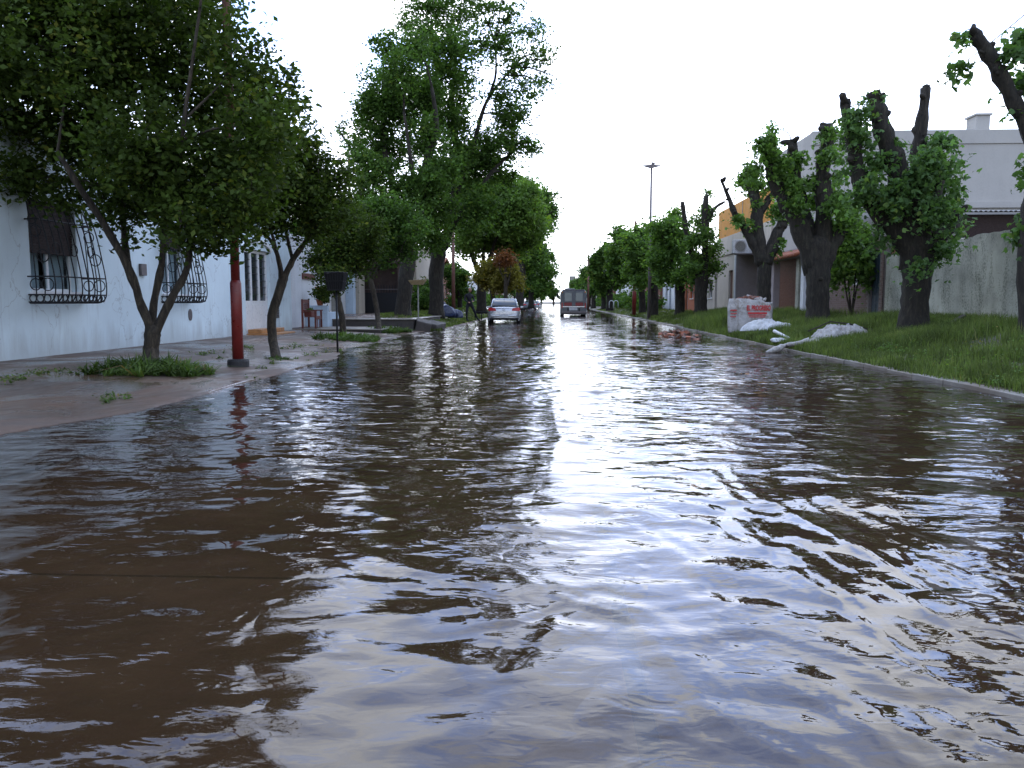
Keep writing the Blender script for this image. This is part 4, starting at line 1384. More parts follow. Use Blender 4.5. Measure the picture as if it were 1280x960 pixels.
vg = MB().box(XH + .003, XH + .02, 26.95, 27.30, .62, .98)
vo = vg.build('vent_grate', m_galv, H1)
sl = MB()
for k in range(6): sl.box(XH + .021, XH + .035, 26.98, 27.27, .65 + k * .053, .675 + k * .053)
sl.build('louvre', m_iron, vo)
MB().box(XH + .003, XH + .07, 18.0, 18.24, 1.76, 2.02).build('meter_box', m_galv, H1, bevel=.008)
ov = MB()
ov.tube([(XH + .002, 20.5, .84), (XH + .025, 20.5, .84)], .001, 4)
ov = MB(); nn_ = 18
vs = [(XH + .022, 20.5 + .10 * math.cos(2 * math.pi * k / nn_), .84 + .15 * math.sin(2 * math.pi * k / nn_)) for k in range(nn_)]
vs2 = [(XH + .001, a[1], a[2]) for a in vs]
ov.add(vs + vs2, [tuple(range(nn_))] + [(k, (k + 1) % nn_, (k + 1) % nn_ + nn_, k + nn_) for k in range(nn_)])
ov.build('wall_plaque', m_galv, H1)

# --- white house with recessed porch
X2 = -9.75
H2 = thing('white_house', 'white rendered house behind the wooden bench, with small brown lintel', 'house', (X2, 34, .2))
body(H2, X2, 28.75, 41.3, -.2, 3.55, [(36.6, 37.5, .5, 2.6)], m_white, 9, 1, True, .08)
door(H2, X2, 1, 36.6, 37.5, .5, 2.6, m_lblue, 3)
MB().box(X2 + .003, X2 + .06, 31.6, 33.1, 2.05, 2.28).build('lintel', m_wood, H2)
MB().box(X2 + .003, X2 + .05, 34.6, 35.3, .52, .78).build('vent_grate', m_galv, H2)
MB().box(X2 + .003, X2 + .35, 35.8, 36.2, .2, 3.2).build('pillar', m_conc, H2, bevel=.01)
MB().box(X2 + .003, X2 + .38, 38.3, 38.75, .2, 3.2).build('pillar', m_lblue, H2, bevel=.01)
MB().box(X2 + .003, X2 + .40, 39.4, 40.6, .2, 3.0).build('pillar', m_cream, H2, bevel=.01)
lw = thing('planter_wall', 'low pale blue planter wall beside the wooden bench', 'planter', (X2 + .6, 32.2, .3))
MB().box(X2 + .01, X2 + .9, 31.9, 32.15, .1, 1.02).build('wall', m_lblue, lw, bevel=.01)
MB().box(X2 + .65, X2 + .9, 32.16, 34.3, .1, .75).build('wall', m_lblue, lw, bevel=.01)
# flowering plant above it
fp = thing('potted_plant', 'bushy potted plant with red flowers on the planter wall', 'potted plant', (X2 + .6, 31.95, 1.02))
MB().lathe([(.10, .0), (.16, .22), (.17, .24), (.14, .235), (.12, .2)], (X2 + .6, 31.95, 1.022), 14).build('pot', m_terra, fp, smooth=True)
MB().tube([(X2 + .6, 31.95, 1.2), (X2 + .62, 31.97, 1.5)], .015, 5).build('stem', m_bark2, fp)
leaf_cloud('foliage', [(X2 + .6, 31.95, 1.5, .3, .3, .25, 1), (X2 + .75, 31.9, 1.3, .22, .2, .2, 1)], 1600, .09, m_leaf_dk, fp, 31, 0, .1, 16)
leaf_cloud('blossom', [(X2 + .55, 31.9, 1.72, .22, .2, .06, 1)], 90, .07, m_petal, fp, 33, 0, .05, 8)

# bench
bn = thing('wooden_bench', 'reddish brown wooden garden bench against the white house', 'bench', (-9.05, 29.7, .21), R(8))
def lb(): return MB()
def bpart(nm, *boxes, m=m_wood):
    q = MB()
    for b in boxes: q.box(*b)
    off = offs(bn)
    q.v = [(a + off.x, b + off.y, c + off.z) for a, b, c in q.v]
    return q.build(nm, m, bn, bevel=.006)
for yy in (-.75, .69):
    bpart('leg', (.42, .49, yy, yy + .07, 0, .62)); bpart('leg', (-.04, .03, yy, yy + .07, 0, 1.05))
    bpart('armrest', (.0, .52, yy - .005, yy + .075, .622, .66))
for k in range(4): bpart('seat_slat', (.05 + k * .105, .145 + k * .105, -.68, .68, .40, .43))
bpart('front_rail', (.44, .475, -.68, .688, .31, .398))
bpart('back_slat', (-.03, .01, -.68, .69, .90, 1.04)); bpart('back_slat', (-.03, .01, -.68, .69, .55, .68))
for k in range(5): bpart('baluster', (-.025, .005, -.55 + k * .26, -.49 + k * .26, .682, .898))
for k in range(2): bpart('baluster', (.445, .47, -.28 + k * .5, -.22 + k * .5, .0, .308))
pl = thing('flower_trough', 'small red trough of seedlings on the bench', 'planter', (-8.83, 29.6, .64))
MB().box(-8.99, -8.72, 29.3, 30.0, .642, .82).build('trough', m_redprint if False else m_wood, pl, bevel=.01)
leaf_cloud('seedlings', [(-8.85, 29.65, .86, .1, .33, .05, 1)], 320, .06, m_leaf_md, pl, 35, 0, .06, 12)

# steps / terrace
tr = thing('raised_terrace', 'raised concrete terrace with dark front edge where the big trees stand', 'terrace', (-7.5, 34, .2))
MB().box(-9.72, -5.55, 32.6, 40.5, -.1, .43).build('platform', m_dconc, tr, bevel=.02)
MB().box(-9.72, -5.50, 32.54, 40.6, .432, .475).build('coping', m_kerb, tr, bevel=.01)
MB().box(-9.2, -6.15, 29.0, 32.5, -.1, .15).build('lower_step', m_dconc, tr, bevel=.02)
MB().box(-9.2, -6.10, 28.95, 32.52, .152, .185).build('coping', m_kerb, tr, bevel=.01)
rk = thing('broken_kerb_block', 'rough concrete block sloping from the terrace end to the water', 'concrete block', (-5.2, 32.9, .1))
q = MB()
q.cbox((-5.25, 33.0, .16), (.6, 1.1, .5), Euler((.1, .25, .2))).cbox((-5.0, 34.2, .14), (.7, 1.2, .36), Euler((.05, .2, -.2)))
q.build('block', m_dconc, rk, bevel=.04)

# black gate and dark garage
H3 = thing('brown_house', 'shaded brown fronted house behind the black gate and big trunks', 'house', (-10.2, 46, .3))
m_brownw = M('brown_render', (.085, .055, .045), .85, .3, 1.5, .4, 25, grime=.4, gcol=(.03, .025, .02))
body(H3, -10.4, 41.4, 52, -.2, 4.3, [(42.2, 46.0, .4, 2.7), (47.6, 48.8, 1.3, 2.5)], m_brownw, 8, 1, True, .1)
window(H3, -10.4, 1, 47.6, 48.8, 1.3, 2.5, m_shut, .5)
MB().box(-10.17, -7.7, 42.3, 42.5, .2, 3.1).build('porch_wall', m_brownw, H3)
MB().box(-10.3, -7.5, 41.6, 42.7, 3.103, 3.25).build('porch_roof', m_brownw, H3)
MB().box(-7.9, -7.7, 41.65, 42.29, .2, 3.1).build('porch_pillar', m_brownw, H3)
gt = thing('metal_gate', 'black metal panel gate behind the first big trunk', 'gate', (-8.7, 41.5, .45))
MB().box(-9.65, -7.78, 41.5, 41.53, .50, 1.62).build('panel', m_iron, gt)
for k in range(13):
    xx = -9.6 + k * .145
    MB().box(xx, xx + .025, 41.505, 41.525, 1.62, 2.0).build('bar', m_iron, gt)
MB().box(-9.66, -7.77, 41.49, 41.54, 1.78, 1.815).build('top_rail', m_galv, gt)
for xx in (-9.72, -7.77): MB().box(xx, xx + .07, 41.46, 41.55, .42, 2.1).build('post', m_iron, gt)
for (x, y, sc_, rz, lab) in ((-7.9, 48.5, .42, 1.6, 'dark shrub between the two big trunks on the left'), (-8.4, 54, .55, 3.6, 'dark shrub behind the blue bags and the utility pole')):
    c = dup(FT); c.name = 'shrub'; c.location = (x, y, -.35); c.rotation_euler.z = rz; c.scale = (sc_, sc_, sc_ * .8)
    c['label'] = lab; c['group'] = 'dark shrubs behind the big left trunks'; c['category'] = 'shrub'

# further left houses
def simple_house(nm, lab, X, side, y0, y1, h, mat, depth=8, gable=None, z0=-.2, dmat=None, seed=0):
    rr = random.Random(seed)
    H = thing(nm, lab, 'house', (X, (y0 + y1) / 2, .2))
    L = y1 - y0
    base = .5
    holes = []
    wn_ = [(y0 + L * .12, y0 + L * .12 + 1.3, base + .9, base + 2.1), (y0 + L * .68, y0 + L * .68 + 1.3, base + .9, base + 2.1)]
    dn_ = (y0 + L * .45, y0 + L * .45 + 1.0, base, base + 2.15)
    body(H, X, y0, y1, z0, h, wn_ + [dn_], mat, depth, side, True, .1)
    for w_ in wn_: window(H, X, side, *w_, m_whitep if rr.random() < .6 else m_shut, rr.choice((0, .4, .6)))
    door(H, X, side, *dn_, dmat or m_doorbr)
    if gable:
        xa, xb = sorted((X - side * -.0 - side * depth, X + side * .45))
        q = MB(); ym = (y0 + y1) / 2
        vs = [(xa, y0 - .3, h), (xb, y0 - .3, h), (xb, ym, h + gable), (xa, ym, h + gable), (xa, y1 + .3, h), (xb, y1 + .3, h)]
        vs = vs + [(a, b, c + .14) for a, b, c in vs]
        q.add(vs, [(0, 1, 2, 3), (3, 2, 5, 4), (6, 9, 8, 7), (9, 10, 11, 8), (0, 6, 7, 1), (4, 5, 11, 10), (1, 7, 8, 2), (2, 8, 11, 5), (0, 3, 9, 6), (3, 4, 10, 9)])
        q.build('roof', m_terra, H)
    return H


simple_house('pink_house', 'pinkish plaster house behind the blue bags on the left', -10.2, 1, 52.2, 60, 5.6, M('pink_plaster', (.42, .27, .24), .8, .15, 1, .2, 25, grime=.4), seed=1)
simple_house('cream_house', 'cream walled house behind the person', -10.0, 1, 60.2, 69, 5.2, m_cream, seed=2)
simple_house('brick_red_house', 'red brick coloured house past the yellow green tree', -10.0, 1, 69.2, 80, 3.8, m_brick, gable=1.2, seed=3)
simple_house('grey_house', 'grey house far down the left side', -10.2, 1, 80.2, 95, 4.0, m_greyup, seed=4)
simple_house('white_house', 'small white house far down the left side', -10.0, 1, 95.2, 112, 3.8, m_white, seed=5)
simple_house('tan_house', 'tan house last visible on the left', -10.2, 1, 112.2, 135, 4.5, m_cream, seed=6)

# --- right side buildings
# long mossy garden wall
mw = thing('garden_wall', 'tall mossy grey garden wall with ragged top on the right', 'wall', (10.5, 22, .6))
q = MB()
ysx = np.arange(12.0, 26.75, .25)
rr = random.Random(3)
tops = [2.80 + .015 * math.sin(y * 1.3) + rr.uniform(-.025, .025) - (.28 * max(0, (y - 24.6) / 2.1) if y > 24.6 else 0) for y in ysx]
for i in range(len(ysx) - 1):
    a, b = ysx[i], ysx[i + 1]
    q.add([(10.5, a, .2), (10.5, b, .2), (10.5, b, tops[i + 1]), (10.5, a, tops[i]), (10.72, a, .2), (10.72, b, .2), (10.72, b, tops[i + 1]), (10.72, a, tops[i])],
          [(0, 3, 2, 1), (4, 5, 6, 7), (3, 7, 6, 2)])
q.add([(10.5, ysx[0], .2), (10.72, ysx[0], .2), (10.72, ysx[0], tops[0]), (10.5, ysx[0], tops[0]), (10.5, ysx[-1], .2), (10.72, ysx[-1], .2), (10.72, ysx[-1], tops[-1]), (10.5, ysx[-1], tops[-1])], [(0, 1, 2, 3), (4, 7, 6, 5)])
q.build('render_coat', m_mossy, mw)


# two storey grey building (side wall faces the camera)
H4 = thing('two_storey_house', 'two storey pale grey house with blank side wall rising over the garden wall', 'house', (14, 36, .6))
YB, XB0, XB1, ZT = 34.3, 10.5, 19.75, 8.0
MB().box(XB0, XB1, YB, YB + .25, .3, ZT - .55).build('side_wall', m_greyup, H4)
MB().box(XB0 - .05, XB1 + .05, YB - .05, YB + .25, ZT - .545, ZT).build('parapet', m_greyup, H4, bevel=.01)
MB().box(15.93, 15.95, YB - .012, YB + .02, 5.2, ZT - .56).build('wall_joint', m_conc, H4)
MB().box(XB0 - .03, XB1 + .03, YB - .10, YB - .002, 4.92, 5.18).build('ledge', m_greyup, H4, bevel=.01)
facade(XB0, YB + .25, 40, 3.46, ZT, [(36.3, 37.5, 4.9, 6.2)], .22, -1).build('front_wall', m_greyup, H4)
window(H4, XB0, -1, 36.3, 37.5, 4.9, 6.2, m_whitep, .5)
MB().box(XB1 - .2, XB1, YB + .25, 42, .3, ZT).build('rear_wall', m_greyup, H4)
MB().box(XB0 + .22, XB1 - .2, YB + .25, 42, ZT - .5, ZT - .35).build('roof', m_conc, H4)
ch = MB().box(17.0, 17.55, YB + .3, YB + 1.1, ZT - .35, ZT + .62).build('chimney', m_greyup, H4, bevel=.015)
MB().box(16.94, 17.61, YB + .24, YB + 1.16, ZT + .622, ZT + .70).build('cap', m_greyup, ch, bevel=.01)

# lean-to behind wall: corrugated sheets over dark brick
LT = thing('lean_to_shed', 'brown brick lean-to with corrugated sheet roof peeping over the mossy wall', 'shed', (15, 31, .6))
MB().box(12.6, 19.2, 31.0, 31.2, .3, 4.33).build('wall', m_shut, LT)
cs = MB()
x = 12.4
n = 80
prev = None
for k in range(n + 1):
    xx = 12.4 + 7.0 * k / n; zz_ = .025 * math.cos(k * math.pi)
    cur = [(xx, 30.6, 4.42 + zz_), (xx, 34.0, 4.75 + zz_)]
    if prev: cs.add([prev[0], cur[0], cur[1], prev[1]], [(0, 1, 2, 3)])
    prev = cur
co = cs.build('corrugated_roof', m_zinc, LT); sm_ = co.modifiers.new('thick', 'SOLIDIFY'); sm_.thickness = .008

def brick_panel(name, parent, X, side, y0, y1, z0, z1, mat, holes=(), bl=.25, bh=.072, seed=0):
    rr = random.Random(seed)
    q = MB(); s = -side
    nrow = int((z1 - z0) / bh)
    for j in range(nrow):
        z = z0 + j * bh
        y = y0 - (bl / 2 if j % 2 else 0)
        while y < y1:
            a, b = max(y, y0), min(y + bl - .012, y1)
            y += bl
            if b - a < .03 or any(a < h[1] and b > h[0] and z + bh > h[2] and z < h[3] for h in holes): continue
            p = rr.uniform(.004, .014)
            xa, xb = sorted((X - s * p, X + s * .02))
            q.box(xa, xb, a, b, z + .006, z + bh - .006)
    o = q.build(name, mat, parent); o['kind'] = 'stuff'
    return o


# brown brick front with white shutter and blue door (between wall and porch)
H5 = thing('brick_fronted_house', 'low brown brick fronted house with white shutter beside the mossy wall', 'house', (10.55, 29, .65))
hs = [(28.6, 29.6, 1.75, 3.1), (27.1, 27.95, .66, 2.85)]
facade(10.55, 26.8, 34.2, .3, 3.25, hs, .2, -1).build('wall', m_mortar, H5)
brick_panel('brickwork', H5, 10.548, -1, 26.8, 34.2, .5, 3.2, m_brickd, [(h[0] - .02, h[1] + .02, h[2] - .02, h[3] + .02) for h in hs], seed=5)
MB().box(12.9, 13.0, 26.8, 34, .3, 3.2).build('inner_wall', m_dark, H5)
for (a, b) in ((28.62, 29.09), (29.11, 29.58)):
    sh = MB().box(10.60, 10.63, a, b, 1.77, 3.08).build('shutter', m_whitep, H5)
    ss = MB()
    for k in range(22): ss.box(10.585, 10.598, a + .03, b - .03, 1.82 + k * .056, 1.86 + k * .056)
    so = ss.build('louvre', m_whitep, sh); so['kind'] = 'stuff'
door(H5, 10.55, -1, 27.1, 27.95, .66, 2.85, m_doorbl, 3, .1)
MB().box(10.54, 13, 26.75, 34.2, 3.252, 3.4).build('roof', m_conc, H5)
# raw red brick pier standing over the wall end
bp = thing('brick_pier', 'unrendered red hollow brick pier above the garden wall end', 'brick pier', (10.6, 26.5, .6))
MB().box(10.76, 11.2, 25.2, 26.74, .4, 3.5).build('core', m_mortar, bp)
for j in range(9):
    for k in range(5 if j < 7 else 3):
        a = 25.2 + k * .31 + (.1 if j % 2 else 0)
        MB().box(10.735 + rng.uniform(-.008, .008), 10.759, a, min(a + .29, 26.74), 2.0 + j * .17, 2.155 + j * .17).build('brick', m_brick, bp)
for j in range(9):
    MB().box(10.78, 11.18, 25.175, 25.199, 2.0 + j * .17, 2.155 + j * .17).build('brick', m_brick, bp)

# porch with terracotta edge
PO = thing('porch', 'entrance porch with terracotta tiled edge and peeling column', 'porch', (10.6, 36, .6))
MB().box(10.3, 10.62, 34.3, 34.7, .3, 3.0).build('column', m_white, PO, bevel=.01)
MB().box(10.3, 10.6, 35.0, 35.4, .3, 3.0).build('column', m_mossy, PO, bevel=.01)
MB().box(10.3, 10.6, 38.9, 39.3, .3, 3.0).build('column', m_lilac, PO, bevel=.01)
MB().box(10.1, 10.45, 34.2, 39.6, 3.003, 3.10).build('beam', m_conc, PO)
tl = MB()
for k in range(27):
    yy = 34.25 + k * .2
    tl.tube([(9.85, yy, 3.06), (10.45, yy, 3.32)], [.085, .075], 8)
to = tl.build('roof_tiles', m_terra, PO, smooth=True); to['kind'] = 'stuff'
MB().box(11.4, 11.5, 34.3, 42.7, .3, 3.6).build('back_wall', m_doorbr, PO)
MB().box(10.45, 11.4, 34.3, 42, 3.3, 3.45).build('ceiling', m_lilac, PO)

# orange parapet house with cream ground floor and AC unit
H6 = thing('orange_parapet_house', 'house with orange parapet over cream front and brown door', 'house', (10.5, 46, .6))
facade(10.5, 40.05, 53, 5.05, 6.75, [], .25, -1).build('parapet', m_orange, H6)
MB().box(10.47, 10.5, 46.4, 46.46, 5.05, 6.7).build('downpipe', m_conc, H6)
MB().box(10.75, 19, 40.05, 40.3, 3.5, 6.70).build('side_wall', m_orange, H6)
MB().box(10.75, 19, 52.8, 53, .3, 6.70).build('side_wall', m_orange, H6)
MB().box(10.42, 12.6, 40.05, 53.05, 3.95, 5.045).build('band', m_cream, H6, bevel=.01)
MB().box(10.75, 19, 40.3, 52.8, 6.0, 6.2).build('roof', m_conc, H6)
facade(10.5, 48.0, 53.0, .3, 3.94, [(48.5, 49.6, .55, 3.0)], .2, -1).build('wall', m_cream, H6)
door(H6, 10.5, -1, 48.5, 49.6, .55, 3.0, m_doorbr, 3)
MB().box(10.5, 12.2, 47.8, 47.995, .3, 3.94).build('side_wall', m_lilac, H6)
MB().box(12.2, 12.4, 40.1, 47.8, .3, 3.94).build('wall', m_lilac, H6)
MB().box(10.46, 10.52, 47.78, 47.998, .3, 3.94).build('corner_trim', m_whitep, H6)
ac = thing('air_conditioner', 'white air conditioner outdoor unit with round fan grille under the orange parapet', 'air conditioner', (11.15, 47.3, 4.3))
# faces the camera, standing on bracket on lilac side wall
ACx0, ACx1, ACy, ACz0, ACz1 = 10.62, 11.72, 47.0, 3.98, 4.82
ACy = 39.75
s4 = 1
pA, pB = W(917, 318, 39.6), W(941, 298, 39.6)
acx0, acx1, acz0, acz1 = 9.35, 10.35, 0, 0
# mounted on front of the cream band, projecting to the street, seen side on
c0 = W(929, 308, 44.0)
ac.location = (c0.x, 44.0, c0.z)
bxw, bxh = .52, .36
for_ = MB().box(c0.x - bxw, c0.x + bxw, 44.0, 44.36, c0.z - bxh, c0.z + bxh).build('casing', m_plastic, ac, bevel=.02)
fg = MB()
for rr_ in (.07, .13, .19, .25, .30): fg.ring((c0.x - .14, 43.985, c0.z), rr_, .008, 'y', 20, 5)
fg.build('fan_grille', m_galv, ac, smooth=True)
MB().tube([(c0.x - .14, 43.999, c0.z), (c0.x - .14, 43.992, c0.z)], .27, 24).build('fan_opening', m_conc, ac)
MB().box(c0.x - .4, c0.x + .6, 43.98, 44.38, c0.z - bxh - .05, c0.z - bxh - .003).build('bracket', m_galv, ac)

simple_house('cream_house', 'cream house with red window panel between the right trees', 10.4, -1, 53.2, 60, 4.0, m_cream, seed=11)
simple_house('orange_brick_house', 'orange red fronted house behind the bushy right trees', 10.4, -1, 60.2, 68, 4.2, M('orange_brick', (.42, .12, .045), .8, .25, 4, .3, 30), dmat=m_doorbl, seed=12)
simple_house('pale_house', 'pale house with blue door further along the right', 10.4, -1, 68.2, 78, 3.8, m_white, dmat=m_doorbl, seed=13)
simple_house('brick_gable_house', 'low red brick house with gable roof far down the right', 10.2, -1, 78.2, 92, 3.0, m_brick, gable=1.4, seed=14)
simple_house('grey_house', 'grey walled house far down the right side', 10.4, -1, 92.2, 112, 4.0, m_greyup, seed=15)
simple_house('white_house', 'white house last visible on the right', 10.4, -1, 112.2, 135, 4.0, m_white, seed=16)
for i_, (ya_, yb_, h_, m__) in enumerate(((135.3, 165, 4.2, m_brick), (165.3, 200, 5.0, m_greyup), (200.3, 240, 4.0, m_cream), (240.3, 300, 4.5, m_lilac))):
    for sd_, nm_ in ((1, 'left'), (-1, 'right')):
        simple_house('distant_house', '%s house of the %s row far down the street' % (('red brick', 'grey', 'cream', 'lilac grey')[i_], nm_), -10.0 * sd_, sd_, ya_, yb_, h_, m__, seed=30 + i_)
for sd_, nm_, xx_ in ((1, 'left', -8.6), (-1, 'right', 8.8)):
    for k_ in range(4):
        hd_ = thing('hedge', ('nearest', 'second', 'third', 'farthest')[k_] + ' clipped hedge in front of the far %s houses' % nm_, 'hedge', (xx_, 80 + 22 * k_, .3))
        leaf_cloud('foliage', [(xx_, 73 + 22 * k_ + q_ * 3.2, 1.1, .7, 2, 1.0, 1) for q_ in range(5)], 2600, .36, m_leaf_md, hd_, 500 + k_, 0, .5, 20)
        MB().box(xx_ - .15, xx_ + .15, 71 + 22 * k_, 88 + 22 * k_, .2, .9).build('stem', m_bark2, hd_)
tw_ = thing('distant_tower', 'slim pale tower far beyond the end of the street, above the bus roof', 'tower', W(715, 376, 420))
a, b = W(712, 345, 420), W(719, 376, 420)
MB().box(a.x, b.x, 420, 424, -.4, a.z).build('shaft', m_conc, tw_)
tww = MB()
for k in range(5):
    for j in range(2): tww.box(a.x + .45 + j * 1.1, a.x + 1.05 + j * 1.1, 419.96, 420 - .003, 2 + k * 1.8, 3 + k * 1.8)
o = tww.build('window', m_glass, tw_); 


# ---------------------------------------------------------------- poles and street furniture
def red_post(lab, x, y, z, h, heads=True, r=.095, lower=1.75, upper=None, base=True):
    t = thing('lamp_post', lab, 'lamp post', (x, y, z), 0)
    MB().lathe([(r, 0), (r, lower - .05), (r * .82, lower)], (x, y, z), 18).build('lower_shaft', m_red, t, smooth=True)
    MB().lathe([(r * .80, 0), (r * .74, 2.0), (r * .55, h - lower)], (x, y, z + lower - .02), 16).build('upper_shaft', upper or m_red, t, smooth=True)
    if base: MB().lathe([(r * 1.95, -.06), (r * 1.95, .10), (r * 1.8, .13), (r * 1.05, .14)], (x, y, z), 20).build('base_collar', m_tar, t, smooth=False)
    if heads:
        for sgn in (-1, 1):
            MB().tube(crv([(x, y, z + h - .1), (x + sgn * .4, y, z + h + .1), (x + sgn * .9, y, z + h + .12)], 4), .025, 8).build('arm', m_galv, t, smooth=True)
            hd = MB(); hx = x + sgn * 1.2
            hd.add([(hx - .32, y - .12, z + h + .10), (hx + .32, y - .10, z + h + .10), (hx + .32, y + .10, z + h + .10), (hx - .32, y + .12, z + h + .10),
                    (hx - .25, y - .08, z + h + .22), (hx + .22, y - .06, z + h + .18), (hx + .22, y + .06, z + h + .18), (hx - .25, y + .08, z + h + .22)],
                   [(0, 3, 2, 1), (4, 5, 6, 7), (0, 1, 5, 4), (1, 2, 6, 5), (2, 3, 7, 6), (3, 0, 4, 7)])
            hd.build('lamp_head', m_galv, t)
    return t


p = G(298, 458, .05)
rp = red_post('thick red enamelled post with black collar on the left pavement', p.x, p.y, .045, 9.4, True, .095, 1.50, None)
# slightly rusted upper part
MB().lathe([(.0745, 0), (.060, 4.7)], (p.x, p.y, 4.2), 14).build('paint_band', m_rust, rp, smooth=True)

y_ = 51.0
lp = thing('street_light', 'tall thin grey street light with flat twin lamp head rising over the right trees', 'street light', (5.98, y_, .1))
MB().lathe([(.11, 0), (.09, 3.5), (.06, 9.35)], (5.98, y_, .1), 12).build('pole', m_galv, lp, smooth=True)
top = W(808, 208, y_)
for sgn in (-1, 1):
    hd = MB(); zt = top.z
    hd.add([(5.98, y_ - .12, zt - .12), (5.98, y_ + .12, zt - .12), (5.98 + sgn * .60, y_ + .03, zt + .03), (5.98 + sgn * .60, y_ - .03, zt + .03),
            (5.98, y_ - .12, zt + .10), (5.98, y_ + .12, zt + .10), (5.98 + sgn * .60, y_ + .03, zt + .06), (5.98 + sgn * .60, y_ - .03, zt + .06)],
           [(0, 1, 2, 3), (4, 7, 6, 5), (0, 3, 7, 4), (1, 5, 6, 2), (2, 6, 7, 3)] if sgn > 0 else [(0, 3, 2, 1), (4, 5, 6, 7), (0, 4, 7, 3), (1, 2, 6, 5), (2, 3, 7, 6)])
    hd.build('lamp_head', m_galv, lp)
MB().cbox((6.08, y_, zt + .16), (.2, .2, .14), Euler((0, .3, 0))).build('photocell', m_galv, lp, bevel=.01)
red_post('short looking red post in front of the far right trees', 6.15, 62, .15, 7.0, False, .15, 1.9, m_rust, False)


def brown_pole(lab, px, ytop, ybase, Y, r=.11, arm=False):
    b = W(px, ybase, Y); t_ = W(px, ytop, Y)
    t = thing('utility_pole', lab, 'utility pole', b)
    MB().lathe([(r, 0), (r * .7, t_.z - b.z)], (b.x, b.y, b.z), 12).build('shaft', m_rust, t, smooth=True)
    if arm:
        MB().box(b.x - .6, b.x + .6, b.y - .05, b.y + .05, t_.z - .35, t_.z - .25).build('crossarm', m_bark2, t)
        for sx in (-.5, .5): MB().lathe([(.04, 0), (.05, .06), (.03, .12)], (b.x + sx, b.y, t_.z - .247), 8).build('insulator', m_plastic, t)
    return t


brown_pole('brown utility pole between the big trunk and the person', 567, 280, 392, 47)
brown_pole('thin utility pole with crossarm rising behind the left trees', 440, 193, 395, 40, .09, True)
brown_pole('thin pole among the far trees right of the bus', 735, 318, 388, 100, .14)


def basket(lab, base, h, w, d, hh, m1, m2, rz=0, tray=False):
    t = thing('litter_basket', lab, 'litter basket', base)
    bx, by, bz = base
    MB().tube([(bx, by, bz - .1), (bx, by, bz + h)], .024, 8).build('pole', m1, t, smooth=True)
    fr = MB()
    z0_, z1_ = bz + h, bz + h + hh
    k1 = .72
    for (z, f) in ((z0_, k1), (z1_, 1), ((z0_ + z1_) / 2, (1 + k1) / 2)):
        a, b = w / 2 * f, d / 2 * f
        fr.tube([(bx - a, by - b, z), (bx + a, by - b, z), (bx + a, by + b, z), (bx - a, by + b, z), (bx - a, by - b, z)], .012, 5)
    fr.build('frame', m2, t)
    n = 7
    for k in range(n + 1):
        u = -1 + 2 * k / n
        for sg in (-1, 1):
            MB().tube([(bx + u * w / 2 * k1, by + sg * d / 2 * k1, z0_), (bx + u * w / 2, by + sg * d / 2, z1_)], .008, 4).build('bar', m2, t)
            MB().tube([(bx + sg * w / 2 * k1, by + u * d / 2 * k1, z0_), (bx + sg * w / 2, by + u * d / 2, z1_)], .008, 4).build('bar', m2, t)
    MB().box(bx - w / 2 * k1, bx + w / 2 * k1, by - d / 2 * k1, by + d / 2 * k1, z0_ - .015, z0_ - .002).build('floor_plate', m2, t)
    return t


p = G(422, 439, .03)
bk = basket('black metal litter basket on a thin black pole at the water edge', (p.x, p.y, .02), 1.42, .44, .40, .40, m_iron, m_iron)
for (u0, u1, v0, v1) in ((-1, 1, -1, -1), (-1, 1, 1, 1), (-1, -1, -1, 1), (1, 1, -1, 1)):
    z0_, z1_ = .02 + 1.425, .02 + 1.80
    MB().add([(p.x + u0 * .15, p.y + v0 * .135, z0_), (p.x + u1 * .15, p.y + v1 * .135, z0_), (p.x + u1 * .205, p.y + v1 * .185, z1_), (p.x + u0 * .205, p.y + v0 * .185, z1_)], [(0, 1, 2, 3)]).build('side_panel', m_iron, bk)
p = W(523, 396, 34.5)
tb = thing('raised_tray', 'straw coloured wooden tray on a thin pale post by the big trunks', 'litter tray', p)
MB().tube([(p.x, p.y, p.z - .15), (p.x, p.y, p.z + 1.35)], .03, 8).build('post', m_conc, tb)
q0 = p.z + 1.35
tb2 = MB().add([(p.x - .25, p.y - .2, q0), (p.x + .2, p.y - .2, q0), (p.x + .2, p.y + .2, q0), (p.x - .25, p.y + .2, q0),
                (p.x - .36, p.y - .28, q0 + .17), (p.x + .34, p.y - .28, q0 + .2), (p.x + .34, p.y + .28, q0 + .2), (p.x - .36, p.y + .28, q0 + .17)],
               [(0, 3, 2, 1), (0, 1, 5, 4), (1, 2, 6, 5), (2, 3, 7, 6), (3, 0, 4, 7)])
o = tb2.build('tray', m_straw, tb); so_ = o.modifiers.new('t', 'SOLIDIFY'); so_.thickness = .02
MB().tube([(p.x + .30, p.y, q0 + .2), (p.x + .34, p.y, q0 + .34)], .02, 6).build('handle', m_straw, tb)


cb = MB().tube(crv([W(1158, 109, 19.8), W(1200, 82, 17.5), W(1245, 48, 15.5), W(1300, 2, 14)], 6), .009, 5)
tag(cb.build('overhead_cable', m_iron, None, smooth=True), 'thin slack cable running from the upright stub to the upper right', 'cable')

